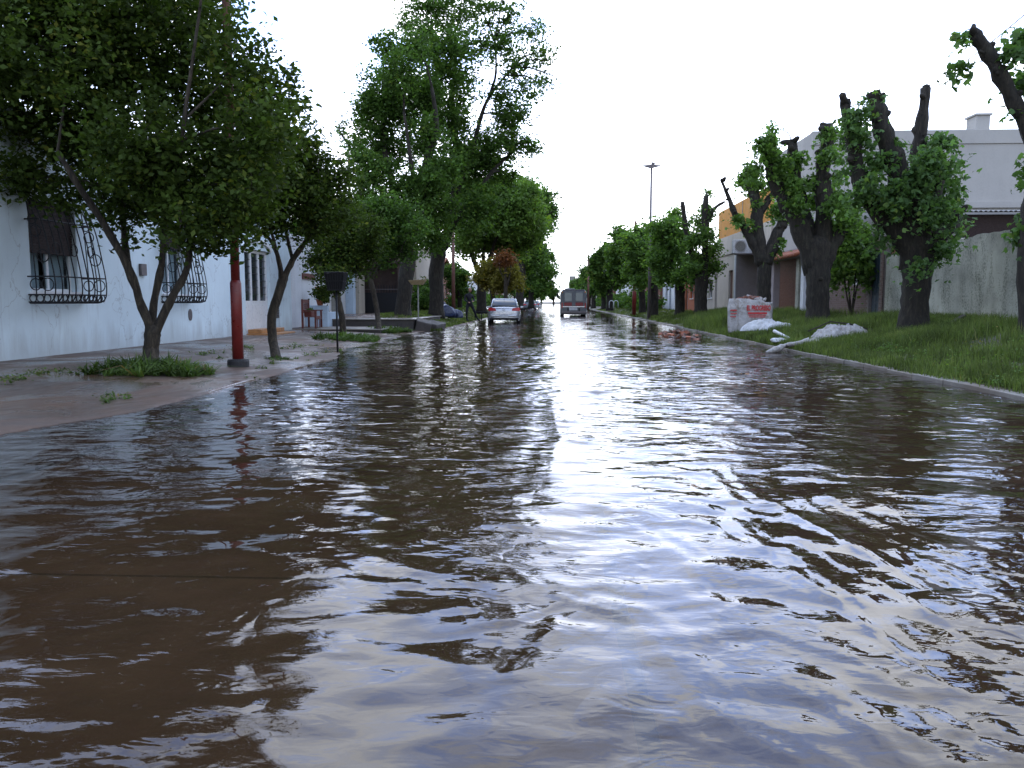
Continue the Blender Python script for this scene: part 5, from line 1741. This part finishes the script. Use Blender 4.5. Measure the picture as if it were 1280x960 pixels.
# ---------------------------------------------------------------- soft bags
def lump(name, c, size, mat, parent, seed, amp=.18, freq=3.5, flat_base=True, sub=4, crease=.05, rz=0, taper=0):
    bm = bmesh.new()
    bmesh.ops.create_icosphere(bm, subdivisions=sub, radius=1)
    r = np.random.default_rng(seed)
    K = r.normal(size=(10, 3)) * freq; ph = r.uniform(0, 6.28, 10)
    K2 = r.normal(size=(8, 3)) * freq * 4; ph2 = r.uniform(0, 6.28, 8)
    off = offs(parent) if parent is not None else Vector()
    ca, sa = math.cos(rz), math.sin(rz)
    for v in bm.verts:
        p = np.array(v.co)
        f = 1 + amp * np.sin(K @ p + ph).mean() * 2 + crease * np.abs(np.sin(K2 @ p + ph2)).mean() * 2 - crease
        q = p * f
        if flat_base: q[2] = max(q[2], -.45)
        x, y, z = q[0] * size[0], q[1] * size[1], q[2] * size[2]
        if taper: y *= 1 - taper * (q[0] * .5); z *= 1 - taper * (q[0] * .5)
        v.co = Vector((c[0] + x * ca - y * sa, c[1] + x * sa + y * ca, c[2] + z)) - off
    me = bpy.data.meshes.new(name)
    bm.to_mesh(me); bm.free()
    me.polygons.foreach_set('use_smooth', [True] * len(me.polygons))
    me.materials.append(mat)
    o = bpy.data.objects.new(name, me)
    link(o, parent)
    return o


# printed bulk bag
p = W(937, 411, 27.0)
zb_ = float(h_right(np.array(p.x), np.array(p.y)))
BB = thing('bulk_bag', 'big square woven bulk bag printed in red, full of rubble, on the right bank', 'bulk bag', (p.x, p.y, zb_), R(0))
bm = bmesh.new()
bmesh.ops.create_cube(bm, size=1)
bmesh.ops.subdivide_edges(bm, edges=bm.edges[:], cuts=14, use_grid_fill=True)
ang = R(-14)
r = np.random.default_rng(4)
K = r.normal(size=(9, 3)) * 5; ph = r.uniform(0, 6, 9)
BW, BD, BH = 1.30, 1.12, 1.05
for v in bm.verts:
    x, y, z = v.co
    bul = (1 - (2 * z) ** 2) * .06 + .02
    nx = x * (1 + bul * (1 - .5 * (2 * y) ** 2)); ny = y * (1 + bul * (1 - .5 * (2 * x) ** 2))
    w = np.sin(K @ np.array((x, y, z)) * 1.6 + ph).mean() * .035
    nz = z + (w * .9 - .12 * max(0, 1 - (x * x + y * y) * 4) if z > .49 else 0)
    nx, ny = (nx + w * (.5 + z)) * BW, (ny + w * (.5 + z)) * BD
    if z > .49 and x < 0: nz += .03
    if z > .49 and x > .3: nz -= .10
    v.co = Vector((nx * math.cos(ang) - ny * math.sin(ang), nx * math.sin(ang) + ny * math.cos(ang), (nz + .5) * BH))
me = bpy.data.meshes.new('bag_body'); bm.to_mesh(me); bm.free()
me.polygons.foreach_set('use_smooth', [True] * len(me.polygons))
me.materials.append(m_sack)
o = bpy.data.objects.new('bag_body', me); link(o, BB)
rot = Matrix.Rotation(ang, 4, 'Z')
def bag_local(mb, name, mat):
    off = offs(BB)
    mb.v = [tuple(rot @ Vector(v) + off) for v in mb.v]
    return mb.build(name, mat, BB)
yf = -BD / 2 * 1.085
# red ground bars and print panel (flat print lying 3 mm proud of the cloth)
bag_local(MB().box(-.06, .52, yf - .012, yf - .006, .60, .66).box(-.02, .48, yf - .012, yf - .006, .50, .525).box(-.04, .50, yf - .012, yf - .006, .555, .575), 'printed_band', m_redprint)
bag_local(MB().box(-.60, -.40, yf - .012, yf - .006, .70, .74).box(-.59, -.40, yf - .012, yf - .006, .60, .63).box(-.6, -.42, yf - .012, yf - .006, .50, .53), 'printed_band', m_redprint)
bag_local(MB().box(-.36, -.352, yf - .011, yf - .006, .05, .80).box(-.08, -.072, yf - .011, yf - .006, .05, .80).box(-.36, -.072, yf - .0115, yf - .0065, .802, .81), 'printed_band', m_conc)
bag_local(MB().box(.02, .30, yf - .012, yf - .006, .30, .33).box(.02, .44, yf - .012, yf - .006, .36, .38).box(.02, .36, yf - .012, yf - .006, .42, .44), 'printed_band', m_conc)
fc = bpy.data.curves.new('lettering', 'FONT'); fc.body = 'EL PROGRESO'; fc.size = .20; fc.extrude = .002; fc.offset = .008; fc.align_x = 'LEFT'
fc.materials.append(m_redprint)
fo = bpy.data.objects.new('lettering', fc); link(fo, BB)
fo.scale = (.58, 1.10, 1)
fo.rotation_euler = Euler((R(90), 0, ang))
fo.location = rot @ Vector((-.10, yf - .014, .72))
bpy.context.view_layer.update()
lme = bpy.data.meshes.new_from_object(fo.evaluated_get(bpy.context.evaluated_depsgraph_get()))
lo = bpy.data.objects.new('lettering', lme); link(lo, BB)
lo.scale, lo.rotation_euler, lo.location = fo.scale.copy(), fo.rotation_euler.copy(), fo.location.copy()
if not lme.materials: lme.materials.append(m_redprint)
bpy.data.objects.remove(fo); lo.name = 'lettering'
# handles and rubble
bag_local(MB().tube(crv([(-.5, -.4, .98), (-.62, -.45, 1.0), (-.68, -.42, .82), (-.62, -.5, .70)], 4), .035, 7), 'loop_handle', m_sack)
bag_local(MB().tube(crv([(.35, -.4, .95), (.3, -.3, 1.1), (.1, -.3, 1.06), (.0, -.35, .98)], 4), .03, 7), 'loop_handle', m_sack)
rb = thing('rubble_fill', 'broken bricks and plaster heaped in the top of the bulk bag', 'rubble', (p.x, p.y, zb_ + 1.0))
rr = random.Random(8)
for k in range(70):
    a, q = rr.uniform(0, 6.28), rr.random() ** .5
    cx_, cy_ = p.x + .5 * q * math.cos(a), p.y + .42 * q * math.sin(a)
    MB().cbox((cx_, cy_, zb_ + 1.0 + (1 - q) * .16 + rr.uniform(-.02, .04)), (rr.uniform(.1, .2), rr.uniform(.07, .12), rr.uniform(.05, .08)), Euler((rr.uniform(-1, 1), rr.uniform(-1, 1), rr.uniform(0, 3)))).build(
        'brick', rr.choice((m_brick, m_brick, m_sack, m_doorbr)), rb)

z_at = lambda x, y: float(h_right(np.array(x), np.array(y)))
def sack(lab, cx, cy, sx, sy, sz, mat, seed, rz, nm='white_sack', crease=.2, taper=.3):
    z = z_at(cx, cy)
    bm = bmesh.new()
    bmesh.ops.create_grid(bm, x_segments=46, y_segments=40, size=1)
    r = np.random.default_rng(seed)
    K = r.normal(size=(9, 2)) * 3; ph = r.uniform(0, 6.28, 9)
    K2 = r.normal(size=(14, 2)) * 11; ph2 = r.uniform(0, 6.28, 14)
    ca, sa = math.cos(rz), math.sin(rz)
    for v in bm.verts:
        u = np.array((v.co.x, v.co.y))
        rr_ = np.hypot(*u); a = math.atan2(u[1], u[0])
        m_ = max(abs(u[0]), abs(u[1])); q = u * (m_ / (rr_ + 1e-6)) ** .65
        edge = 1 + .16 * math.sin(3 * a + seed) + .09 * math.sin(7 * a + seed * 2) + .05 * math.sin(17 * a)
        h = max(0, 1 - m_ ** 2.4) ** .7
        w = np.sin(K @ u + ph).mean() * 1.0
        w2 = (1 - np.abs(np.sin(K2 @ u + ph2))).mean() - .36
        hh_ = sz * (h * (1 + .55 * w - taper * u[0]) + crease * w2 * 2.2 * min(1, h * 2.5)) - .03
        x, y = q[0] * sx * edge, q[1] * sy * edge
        v.co = Vector((cx + x * ca - y * sa, cy + x * sa + y * ca, z + hh_))
    me = bpy.data.meshes.new(nm); bm.to_mesh(me); bm.free()
    me.polygons.foreach_set('use_smooth', [True] * len(me.polygons)); me.materials.append(mat)
    o = bpy.data.objects.new(nm, me); link(o)
    return tag(o, lab, 'sack')


z_at = lambda x, y: float(h_right(np.array(x), np.array(y)))
p = W(956, 409, 23.6)
sack('flat white plastic sack slumped in front of the printed bulk bag', 7.0, 26.1, .98, .48, .30, m_plastic, 12, .35, 'plastic_sack', .3)
p = W(1046, 418, 18.4)
sack('bulging pale woven sack at the right of the sack heap', 6.98, 20.2, .62, .55, .34, m_sack, 15, .1, crease=.32, taper=.1)
p = W(1016, 424, 17.4)
sack('smaller pale sack at the left of the sack heap', 6.28, 19.5, .40, .32, .15, m_sack, 16, .5, crease=.35)
p = W(1082, 418, 19.2)
sack('thin end of pale cloth spilling right of the sack heap', 7.75, 20.5, .38, .22, .10, m_sack, 17, -.2, crease=.4)
p = G(978, 421, .2)
pp = MB().tube([W(968, 414, 23.2), W(987, 424, 21.3)], .05, 10).build('white_pipe', m_plastic, None, smooth=True)
tag(pp, 'short white plastic pipe offcut lying in the grass', 'pipe')
ob = lump('plastic_scrap', (*W(974, 426, 21),), (.20, .12, .07), m_plastic, None, 14, .4, 4, True, 3, .15)
tag(ob, 'crumpled white plastic scrap beside the pipe offcut', 'scrap')
tl_ = MB().tube(crv([W(1012, 425, 19.3), W(998, 429, 19.4), W(982, 432, 19.8), W(970, 437, 19.2), W(958, 440, 18.9)], 5), [.06, .055, .06, .05, .05, .055, .06, .05, .06, .055, .06, .055, .07, .08, .08, .075, .07, .06, .05, .04, .02], 9, True, .3, random.Random(4))
tag(tl_.build('cloth_strip', m_sack, None, smooth=True), 'twisted dirty cloth strip trailing from the sack heap to the kerb', 'cloth')
# sticks over the sack
sk = MB()
for (a, b) in (((1010, 414), (1038, 402)), ((1038, 402), (1062, 405)), ((1062, 405), (1095, 414))):
    sk.tube([W(*a, 20.0), W(*b, 20.2)], .018, 6)
tag(sk.build('branch_stick', m_bark2, None), 'bent brown stick lying over the pale sacks', 'stick')
# junk by stout tree
jk = MB().cbox(W(1196, 400, 18.6), (.42, .12, .05), Euler((.1, -.5, .2)))
tag(jk.build('broken_board', m_bark2, None), 'broken brown board leaning on the ground by the mossy wall', 'board')
# brick rubble at the water's edge
p0 = G(838, 418, .05)
rub = thing('brick_rubble', 'low pile of broken reddish bricks at the water edge on the right', 'rubble pile', (p0.x + .4, p0.y, .0))
for k in range(90):
    a, q = rr.uniform(0, 6.28), rr.random() ** .6
    cx_, cy_ = p0.x + .35 + .65 * q * math.cos(a), p0.y + 2.6 * q * math.sin(a)
    MB().cbox((cx_, cy_, -.02 + (1 - q) * .16 + rr.uniform(0, .06)), (rr.uniform(.08, .22), rr.uniform(.07, .12), rr.uniform(.04, .07)), Euler((rr.uniform(-.6, .6), rr.uniform(-.6, .6), rr.uniform(0, 3)))).build(
        'brick', rr.choice((m_brick, m_terra, m_brickd, m_debris)), rub)
# blue bags on left
for i, (px, py, sx, sz, lab) in enumerate(((558, 391, .5, .42, 'large blue rubbish bag against the trunk on the left bank'), (568, 394, .34, .3, 'small blue rubbish bag nearest the person'), (549, 385, .35, .35, 'dark blue rubbish bag at the back of the pile'))):
    pp = W(px, py, 42.5 + i * .3)
    ob = lump('rubbish_bag', (pp.x, pp.y, pp.z), (sx, sx * .8, sz), m_bluebag, None, 40 + i, .3, 3, True, 4, .15)
    tag(ob, lab, 'rubbish bag', 'blue rubbish bags')
ob = lump('white_bag', (*W(549, 392, 41.5),), (.12, .12, .42), m_plastic, None, 47, .3, 3, True, 3, .1)
tag(ob, 'narrow white bag standing beside the blue rubbish bags', 'rubbish bag')
# white arched metal rack, far right
ar = thing('arched_rack', 'small white metal rack of two hoops on the far right verge', 'rack', W(767, 385, 78))
c = W(767, 385, 78)
for dx in (-.22, .22):
    q = MB(); pts = [(c.x + dx - .2, 78, c.z)] + [(c.x + dx + .2 * math.cos(a), 78, c.z + .5 + .2 * math.sin(a)) for a in [math.pi - math.pi * k / 8 for k in range(9)]] + [(c.x + dx + .2, 78, c.z)]
    q.tube(pts, .03, 6).build('hoop', m_plastic, ar, smooth=True)
# low black rail beside the person
rl = thing('low_rail', 'low black metal rail between the person and the silver car', 'rail', W(601, 395, 45.5))
a, b = W(594, 390, 45.5), W(610, 390, 45.5)
MB().tube([a, b], .03, 6).build('rail', m_iron, rl)
for q_ in (a, b, a.lerp(b, .5)): MB().tube([q_, (q_.x, q_.y, q_.z - .45)], .025, 6).build('post', m_iron, rl)


# ---------------------------------------------------------------- vehicles
def loft(secs, closed_ends=True):
    """secs: list of rings (lists of points, same count)"""
    m = MB(); n = len(secs[0])
    for s in secs: m.v += [tuple(p) for p in s]
    for i in range(len(secs) - 1):
        for k in range(n - 1):
            a = i * n + k
            m.f.append((a, a + 1, a + n + 1, a + n))
    if closed_ends:
        m.f.append(tuple(range(n))[::-1]); m.f.append(tuple((len(secs) - 1) * n + k for k in range(n)))
    return m


def wheel(parent, x, y, z, r=.32, w=.2):
    t = bpy.data.objects.new('wheel', None); link(t, parent)
    def pr(prof, nm, mt):
        q = MB().lathe(prof, (0, 0, 0), 22)
        q.v = [(v[2] + x, v[0] + y, v[1] + z) for v in q.v]
        off = offs(parent)
        q.v = [(a + off.x, b + off.y, c_ + off.z) for a, b, c_ in q.v]
        return q.build(nm, mt, t, smooth=True)
    pr([(r * .62, -w / 2), (r * .95, -w / 2), (r, -w / 2 + .03), (r, w / 2 - .03), (r * .95, w / 2), (r * .62, w / 2)], 'tyre', m_tyre)
    pr([(.03, -w / 2 + .01), (r * .6, -w / 2 + .03), (r * .6, w / 2 - .03), (.03, w / 2 - .01)], 'rim', m_chrome)
    return t


def make_car(name, lab, loc, rz, paint):
    """sedan, local: +y forward, rear at y=-2.2"""
    c = thing(name, lab, 'car', (0, 0, 0))
    # lower body: half-width profile rings along y ; ring goes left bottom -> up -> over -> right bottom
    def ring(y, hw, zb, zs, zt, hwt):
        return [(-hw * .94, y, zb), (-hw, y, zb + .12), (-hw, y, zs - .12), (-hw * .965, y, zs), (-hwt, y, zt), (hwt, y, zt), (hw * .965, y, zs), (hw, y, zs - .12), (hw, y, zb + .12), (hw * .94, y, zb)]
    secs = [ring(-2.22, .70, .36, .74, .84, .55), ring(-2.18, .80, .30, .80, .98, .66), ring(-2.02, .87, .26, .86, 1.04, .74), ring(-1.6, .89, .24, .88, 1.03, .74), ring(-.9, .90, .22, .88, .98, .78),
            ring(0, .90, .22, .86, .95, .78), ring(.9, .90, .22, .84, .93, .76), ring(1.5, .89, .24, .80, .90, .72), ring(2.0, .84, .27, .70, .78, .62), ring(2.2, .70, .34, .60, .66, .52)]
    m = loft(secs)
    b = m.build('body', paint, c, smooth=True)
    bv = b.modifiers.new('sub', 'SUBSURF'); bv.levels = 1; bv.render_levels = 2
    # cabin
    def cr(y, hw, z0_, z1_, hwt): return [(-hw, y, z0_), (-hw * .97, y, z0_ + (z1_ - z0_) * .5), (-hwt, y, z1_ - .03), (-hwt * .86, y, z1_), (hwt * .86, y, z1_), (hwt, y, z1_ - .03), (hw * .97, y, z0_ + (z1_ - z0_) * .5), (hw, y, z0_)]
    rf = loft([cr(-1.75, .72, .98, 1.02, .68), cr(-1.05, .76, .95, 1.40, .62), cr(-.6, .78, .93, 1.455, .60), cr(.1, .78, .93, 1.46, .60), cr(.55, .77, .92, 1.40, .61), cr(1.2, .74, .90, .95, .70)])
    rf.build('cabin_glass', m_glass, c, smooth=True)
    top = loft([cr(-1.02, .62, 1.40, 1.425, .60), cr(-.6, .62, 1.44, 1.475, .585), cr(.1, .62, 1.445, 1.48, .585), cr(.5, .62, 1.40, 1.43, .59)])
    top.build('roof', paint, c, smooth=True)
    for sx in (-1, 1):
        MB().tube([(sx * .72, -1.72, 1.03), (sx * .625, -1.02, 1.405), (sx * .60, -.5, 1.46), (sx * .60, .1, 1.465), (sx * .62, .52, 1.41), (sx * .72, 1.18, .96)], .035, 6).build('pillar', paint, c, smooth=True)
        MB().tube([(sx * .77, -.05, .93), (sx * .62, -.05, 1.46)], .03, 6).build('pillar', m_tyre, c)
        tlm = MB()
        tlm.add([(sx * .42, -2.235, .80), (sx * .80, -2.15, .78), (sx * .86, -1.98, .84), (sx * .82, -2.08, .98), (sx * .46, -2.20, .94)], [(0, 1, 3, 4) if sx > 0 else (4, 3, 1, 0), (1, 2, 3) if sx > 0 else (3, 2, 1)])
        o = tlm.build('tail_light', m_taill, c); s_ = o.modifiers.new('s', 'SOLIDIFY'); s_.thickness = .04; s_.offset = 1
        MB().cbox((sx * .96, .75, .98), (.18, .1, .12)).build('mirror', paint, c, bevel=.03)
        MB().cbox((sx * .62, 2.14, .66), (.3, .1, .13)).build('headlight', m_chrome, c, bevel=.02)
        for yy in (-1.35, 1.35): wheel(c, sx * .80, yy, .30)
    MB().box(-.80, .80, -2.27, -2.10, .30, .42).build('bumper_skirt', m_tyre, c, bevel=.03)
    MB().box(-.72, .72, -2.285, -2.12, .46, .60).build('bumper', paint, c, bevel=.05)
    MB().box(-.24, .24, -2.297, -2.287, .46, .57).build('number_plate', m_plastic, c)
    MB().box(-.40, .40, -2.262, -2.22, .63, .66).build('boot_trim', m_chrome, c, bevel=.005)
    MB().ring((0, -2.25, .86), .055, .012, 'y', 12).build('badge', m_chrome, c, smooth=True)
    MB().tube([(-.02, -.95, 1.44), (-.02, -1.1, 1.58)], .008, 5).build('aerial', m_iron, c)
    c.location = loc; c.rotation_euler.z = rz
    return c


car = make_car('silver_car', 'silver sedan parked on the left with its wheels in the flood water', (0, 0, 0), 0, m_silver)
cp = W(629, 404, 44.5)
car.location = (cp.x - .03, 46.6, -.13)
car.rotation_euler.z = R(2)
far_specs = (('dark parked car far down the left kerb', -3.2, 118, m_busgrey, 'dark_car'), ('pale car parked beyond the dark one', -3.0, 134, m_silver, 'pale_car'),
             ('white car near the left end of the street', -3.1, 152, m_whitep, 'white_car'))
for lab, x, y, pt, nm in far_specs:
    c = dup(car); c.name = nm; c.location = (x, y, -.15); c.rotation_euler.z = 0; c['label'] = lab
    if pt is not m_silver:
        for ch in c.children:
            if ch.name.split('.')[0] in ('body', 'roof', 'pillar', 'bumper', 'mirror'):
                ch.data = ch.data.copy(); ch.data.materials.clear(); ch.data.materials.append(pt)
c = thing('small_boat_trailer', 'low white covered trailer by the left kerb past the silver car', 'trailer', (-4.0, 92, .1))
lump('cover', (-4.0, 92, .45), (.55, .9, .32), m_plastic, c, 66, .2, 2, True, 3, .05)
MB().box(-4.5, -3.5, 91.4, 92.6, .1, .3).build('chassis', m_iron, c)

# minibus
bs = thing('minibus', 'grey minibus with red panels driving away through the flood in mid street', 'bus', (0, 0, 0))
hw, L0, L1, ZB, ZR = 1.05, 0.0, 6.2, .28, 2.22
def bring(y, f=1.0, zt=ZR):
    return [(-hw * f, y, ZB), (-hw * f, y, 1.3), (-hw * .985 * f, y, 1.9), (-hw * .955 * f, y, zt - .10), (-hw * .86 * f, y, zt), (hw * .86 * f, y, zt), (hw * .955 * f, y, zt - .10), (hw * .985 * f, y, 1.9), (hw * f, y, 1.3), (hw * f, y, ZB)]
loft([bring(L0, .97, ZR - .06), bring(.12, 1), bring(3, 1, ZR + .02), bring(5.2, 1), bring(6.2, .94, ZR - .25)]).build('body', m_busgrey, bs, smooth=False)
for sx in (-1, 1):
    wo = MB().box(min(sx * .10, sx * .80), max(sx * .10, sx * .80), -.025, -.004, 1.28, 2.10).build('rear_door', m_busgrey, bs, bevel=.01)
    MB().box(min(sx * .16, sx * .72), max(sx * .16, sx * .72), -.038, -.027, 1.34, 2.02).build('pane', m_curtain if False else glass_mat('bus_glass', (.13, .17, .17), .15), wo)
    MB().box(min(sx * .14, sx * .76), max(sx * .14, sx * .76), -.022, -.003, .98, 1.24).build('red_panel', m_redpanel, bs)
    MB().box(min(sx * .88, sx * .97), max(sx * .88, sx * .97), -.03, -.003, .80, 1.22).build('tail_light', m_taill, bs, bevel=.01)
    MB().box(min(sx * .86, sx * .96), max(sx * .86, sx * .96), -.03, -.003, 2.02, 2.12).build('marker_light', m_amber, bs, bevel=.01)
    MB().box(min(sx * .40, sx * .50), max(sx * .40, sx * .50), -.10, -.004, .50, .80).build('bumper_mount', m_tyre, bs)
    wheel(bs, sx * .88, 1.3, .36, .38, .26); wheel(bs, sx * .88, 4.9, .36, .38, .26)
    MB().tube([(sx * 1.0, 5.7, 2.1), (sx * 1.22, 5.75, 2.0)], .02, 5).build('mirror_arm', m_iron, bs)
    MB().cbox((sx * 1.25, 5.75, 1.85), (.14, .08, .34)).build('mirror', m_iron, bs, bevel=.02)
    for k in range(4):
        MB().box(sx * 1.03 - .012, sx * 1.03 + .012, .5 + k * 1.25, 1.55 + k * 1.25, 1.35, 2.0).build('side_window', m_glass, bs)
MB().box(-.98, .98, -.14, -.02, .36, .56).build('bumper', m_galv, bs, bevel=.03)
MB().box(-.36, .30, -.022, -.003, .62, .86).build('number_plate', m_plastic, bs)
MB().box(-.98, .98, -.018, -.002, .88, .94).build('trim_strip', m_chrome, bs)
MB().box(-.9, .9, .05, 5.6, ZR - .02, ZR + .05).build('roof_rack', m_galv, bs, bevel=.02)
lump('roof_load', (-.3, 3.2, ZR + .05), (.45, .9, .16), m_tyre, bs, 77, .3, 3, True, 3)
MB().lathe([(.03, .15), (.03, .5)], (-.9, -.1, 0), 8).build('exhaust_pipe', m_iron, bs)
bs.location = (W(717, 394, 66).x, 66, -.15)


# ---------------------------------------------------------------- person
def skin_body(name, joints, edges, radii, mat, parent, root=0, sub=2):
    me = bpy.data.meshes.new(name)
    me.from_pydata(joints, edges, [])
    o = bpy.data.objects.new(name, me); link(o, parent)
    sk = o.modifiers.new('skin', 'SKIN')
    sk.use_smooth_shade = True
    for i, rr_ in enumerate(radii):
        me.skin_vertices[0].data[i].radius = (rr_, rr_) if not isinstance(rr_, tuple) else rr_
    me.skin_vertices[0].data[root].use_root = True
    sb_ = o.modifiers.new('sub', 'SUBSURF'); sb_.levels = sub; sb_.render_levels = sub
    me.materials.append(mat)
    return o


pb = W(587, 401, 44.2)
PE = thing('person', 'person in black clothes striding sideways on the grass bank next to the silver car', 'person', pb)
# local coords: x right (towards the car), z up, feet near 0
J = [(0.02, 0, .92), (0.0, 0, 1.05), (-.02, 0, 1.22), (-.03, -.02, 1.38), (-.01, -.03, 1.47), (.0, -.05, 1.53),      # pelvis..neck
     (-.10, .02, .86), (-.18, -.05, .48), (-.14, .05, .10), (-.13, -.10, .05),                                 # left leg
     (.12, 0, .86), (.26, -.08, .50), (.44, .06, .16), (.52, -.06, .07),                                      # right leg
     (-.20, 0, 1.38), (-.30, -.05, 1.14), (-.20, -.24, 1.02), (-.15, -.30, 1.0),
     (.16, 0, 1.37), (.24, -.06, 1.13), (.12, -.25, 1.06), (.06, -.30, 1.06)]
E = [(0, 1), (1, 2), (2, 3), (3, 4), (4, 5), (0, 6), (6, 7), (7, 8), (8, 9), (0, 10), (10, 11), (11, 12), (12, 13), (3, 14), (14, 15), (15, 16), (16, 17), (3, 18), (18, 19), (19, 20), (20, 21)]
RD = [(.16, .12), (.145, .11), (.17, .12), (.165, .11), .06, .055, .10, .072, .045, .04, .10, .072, .045, .04, .062, .048, .036, .03, .062, .048, .036, .03]
skin_body('body', J, E, RD, m_cloth, PE)
hc = Vector((.01, -.07, 1.645))
hd = lump('head', tuple(pb + hc), (.078, .095, .118), m_skin, PE, 88, .03, 2, False, 3, .0)
hr = lump('hair', tuple(pb + hc + Vector((0, .025, .035))), (.088, .095, .105), m_hair, PE, 89, .06, 3, False, 3, .03)
MB().cbox(pb + hc + Vector((0, -.098, -.01)), (.022, .03, .035)).build('nose', m_skin, PE, bevel=.008)
for sx in (-1, 1):
    MB().cbox(pb + hc + Vector((sx * .03, -.091, .015)), (.022, .008, .010)).build('eye', m_cloth, PE, bevel=.003)
    hpos = Vector((-.15, -.30, 1.0)) if sx < 0 else Vector((.06, -.30, 1.06))
    # hand: palm and five fingers
    HJ = [tuple(hpos), tuple(hpos + Vector((0, -.07, -.01)))]; HE = [(0, 1)]; HR = [.028, .03]
    for k in range(4):
        b0 = hpos + Vector(((k - 1.5) * .02, -.085, -.01)); b1 = b0 + Vector((0, -.035, -.01)); b2 = b1 + Vector((0, -.012, -.03))
        i0 = len(HJ); HJ += [tuple(b0), tuple(b1), tuple(b2)]; HE += [(1, i0), (i0, i0 + 1), (i0 + 1, i0 + 2)]; HR += [.010, .009, .008]
    i0 = len(HJ); HJ += [tuple(hpos + Vector((-sx * .035, -.04, .0))), tuple(hpos + Vector((-sx * .045, -.075, -.01)))]; HE += [(0, i0), (i0, i0 + 1)]; HR += [.012, .009]
    skin_body('hand', HJ, HE, HR, m_skin, PE, sub=1)
PE.rotation_euler.z = R(25)
for z_ in (9, 13):
    f = J[z_]
    MB().cbox(pb + Vector((f[0], f[1] + .04, f[2] - .03)), (.09, .25, .08)).build('shoe', m_tar, PE, bevel=.03)
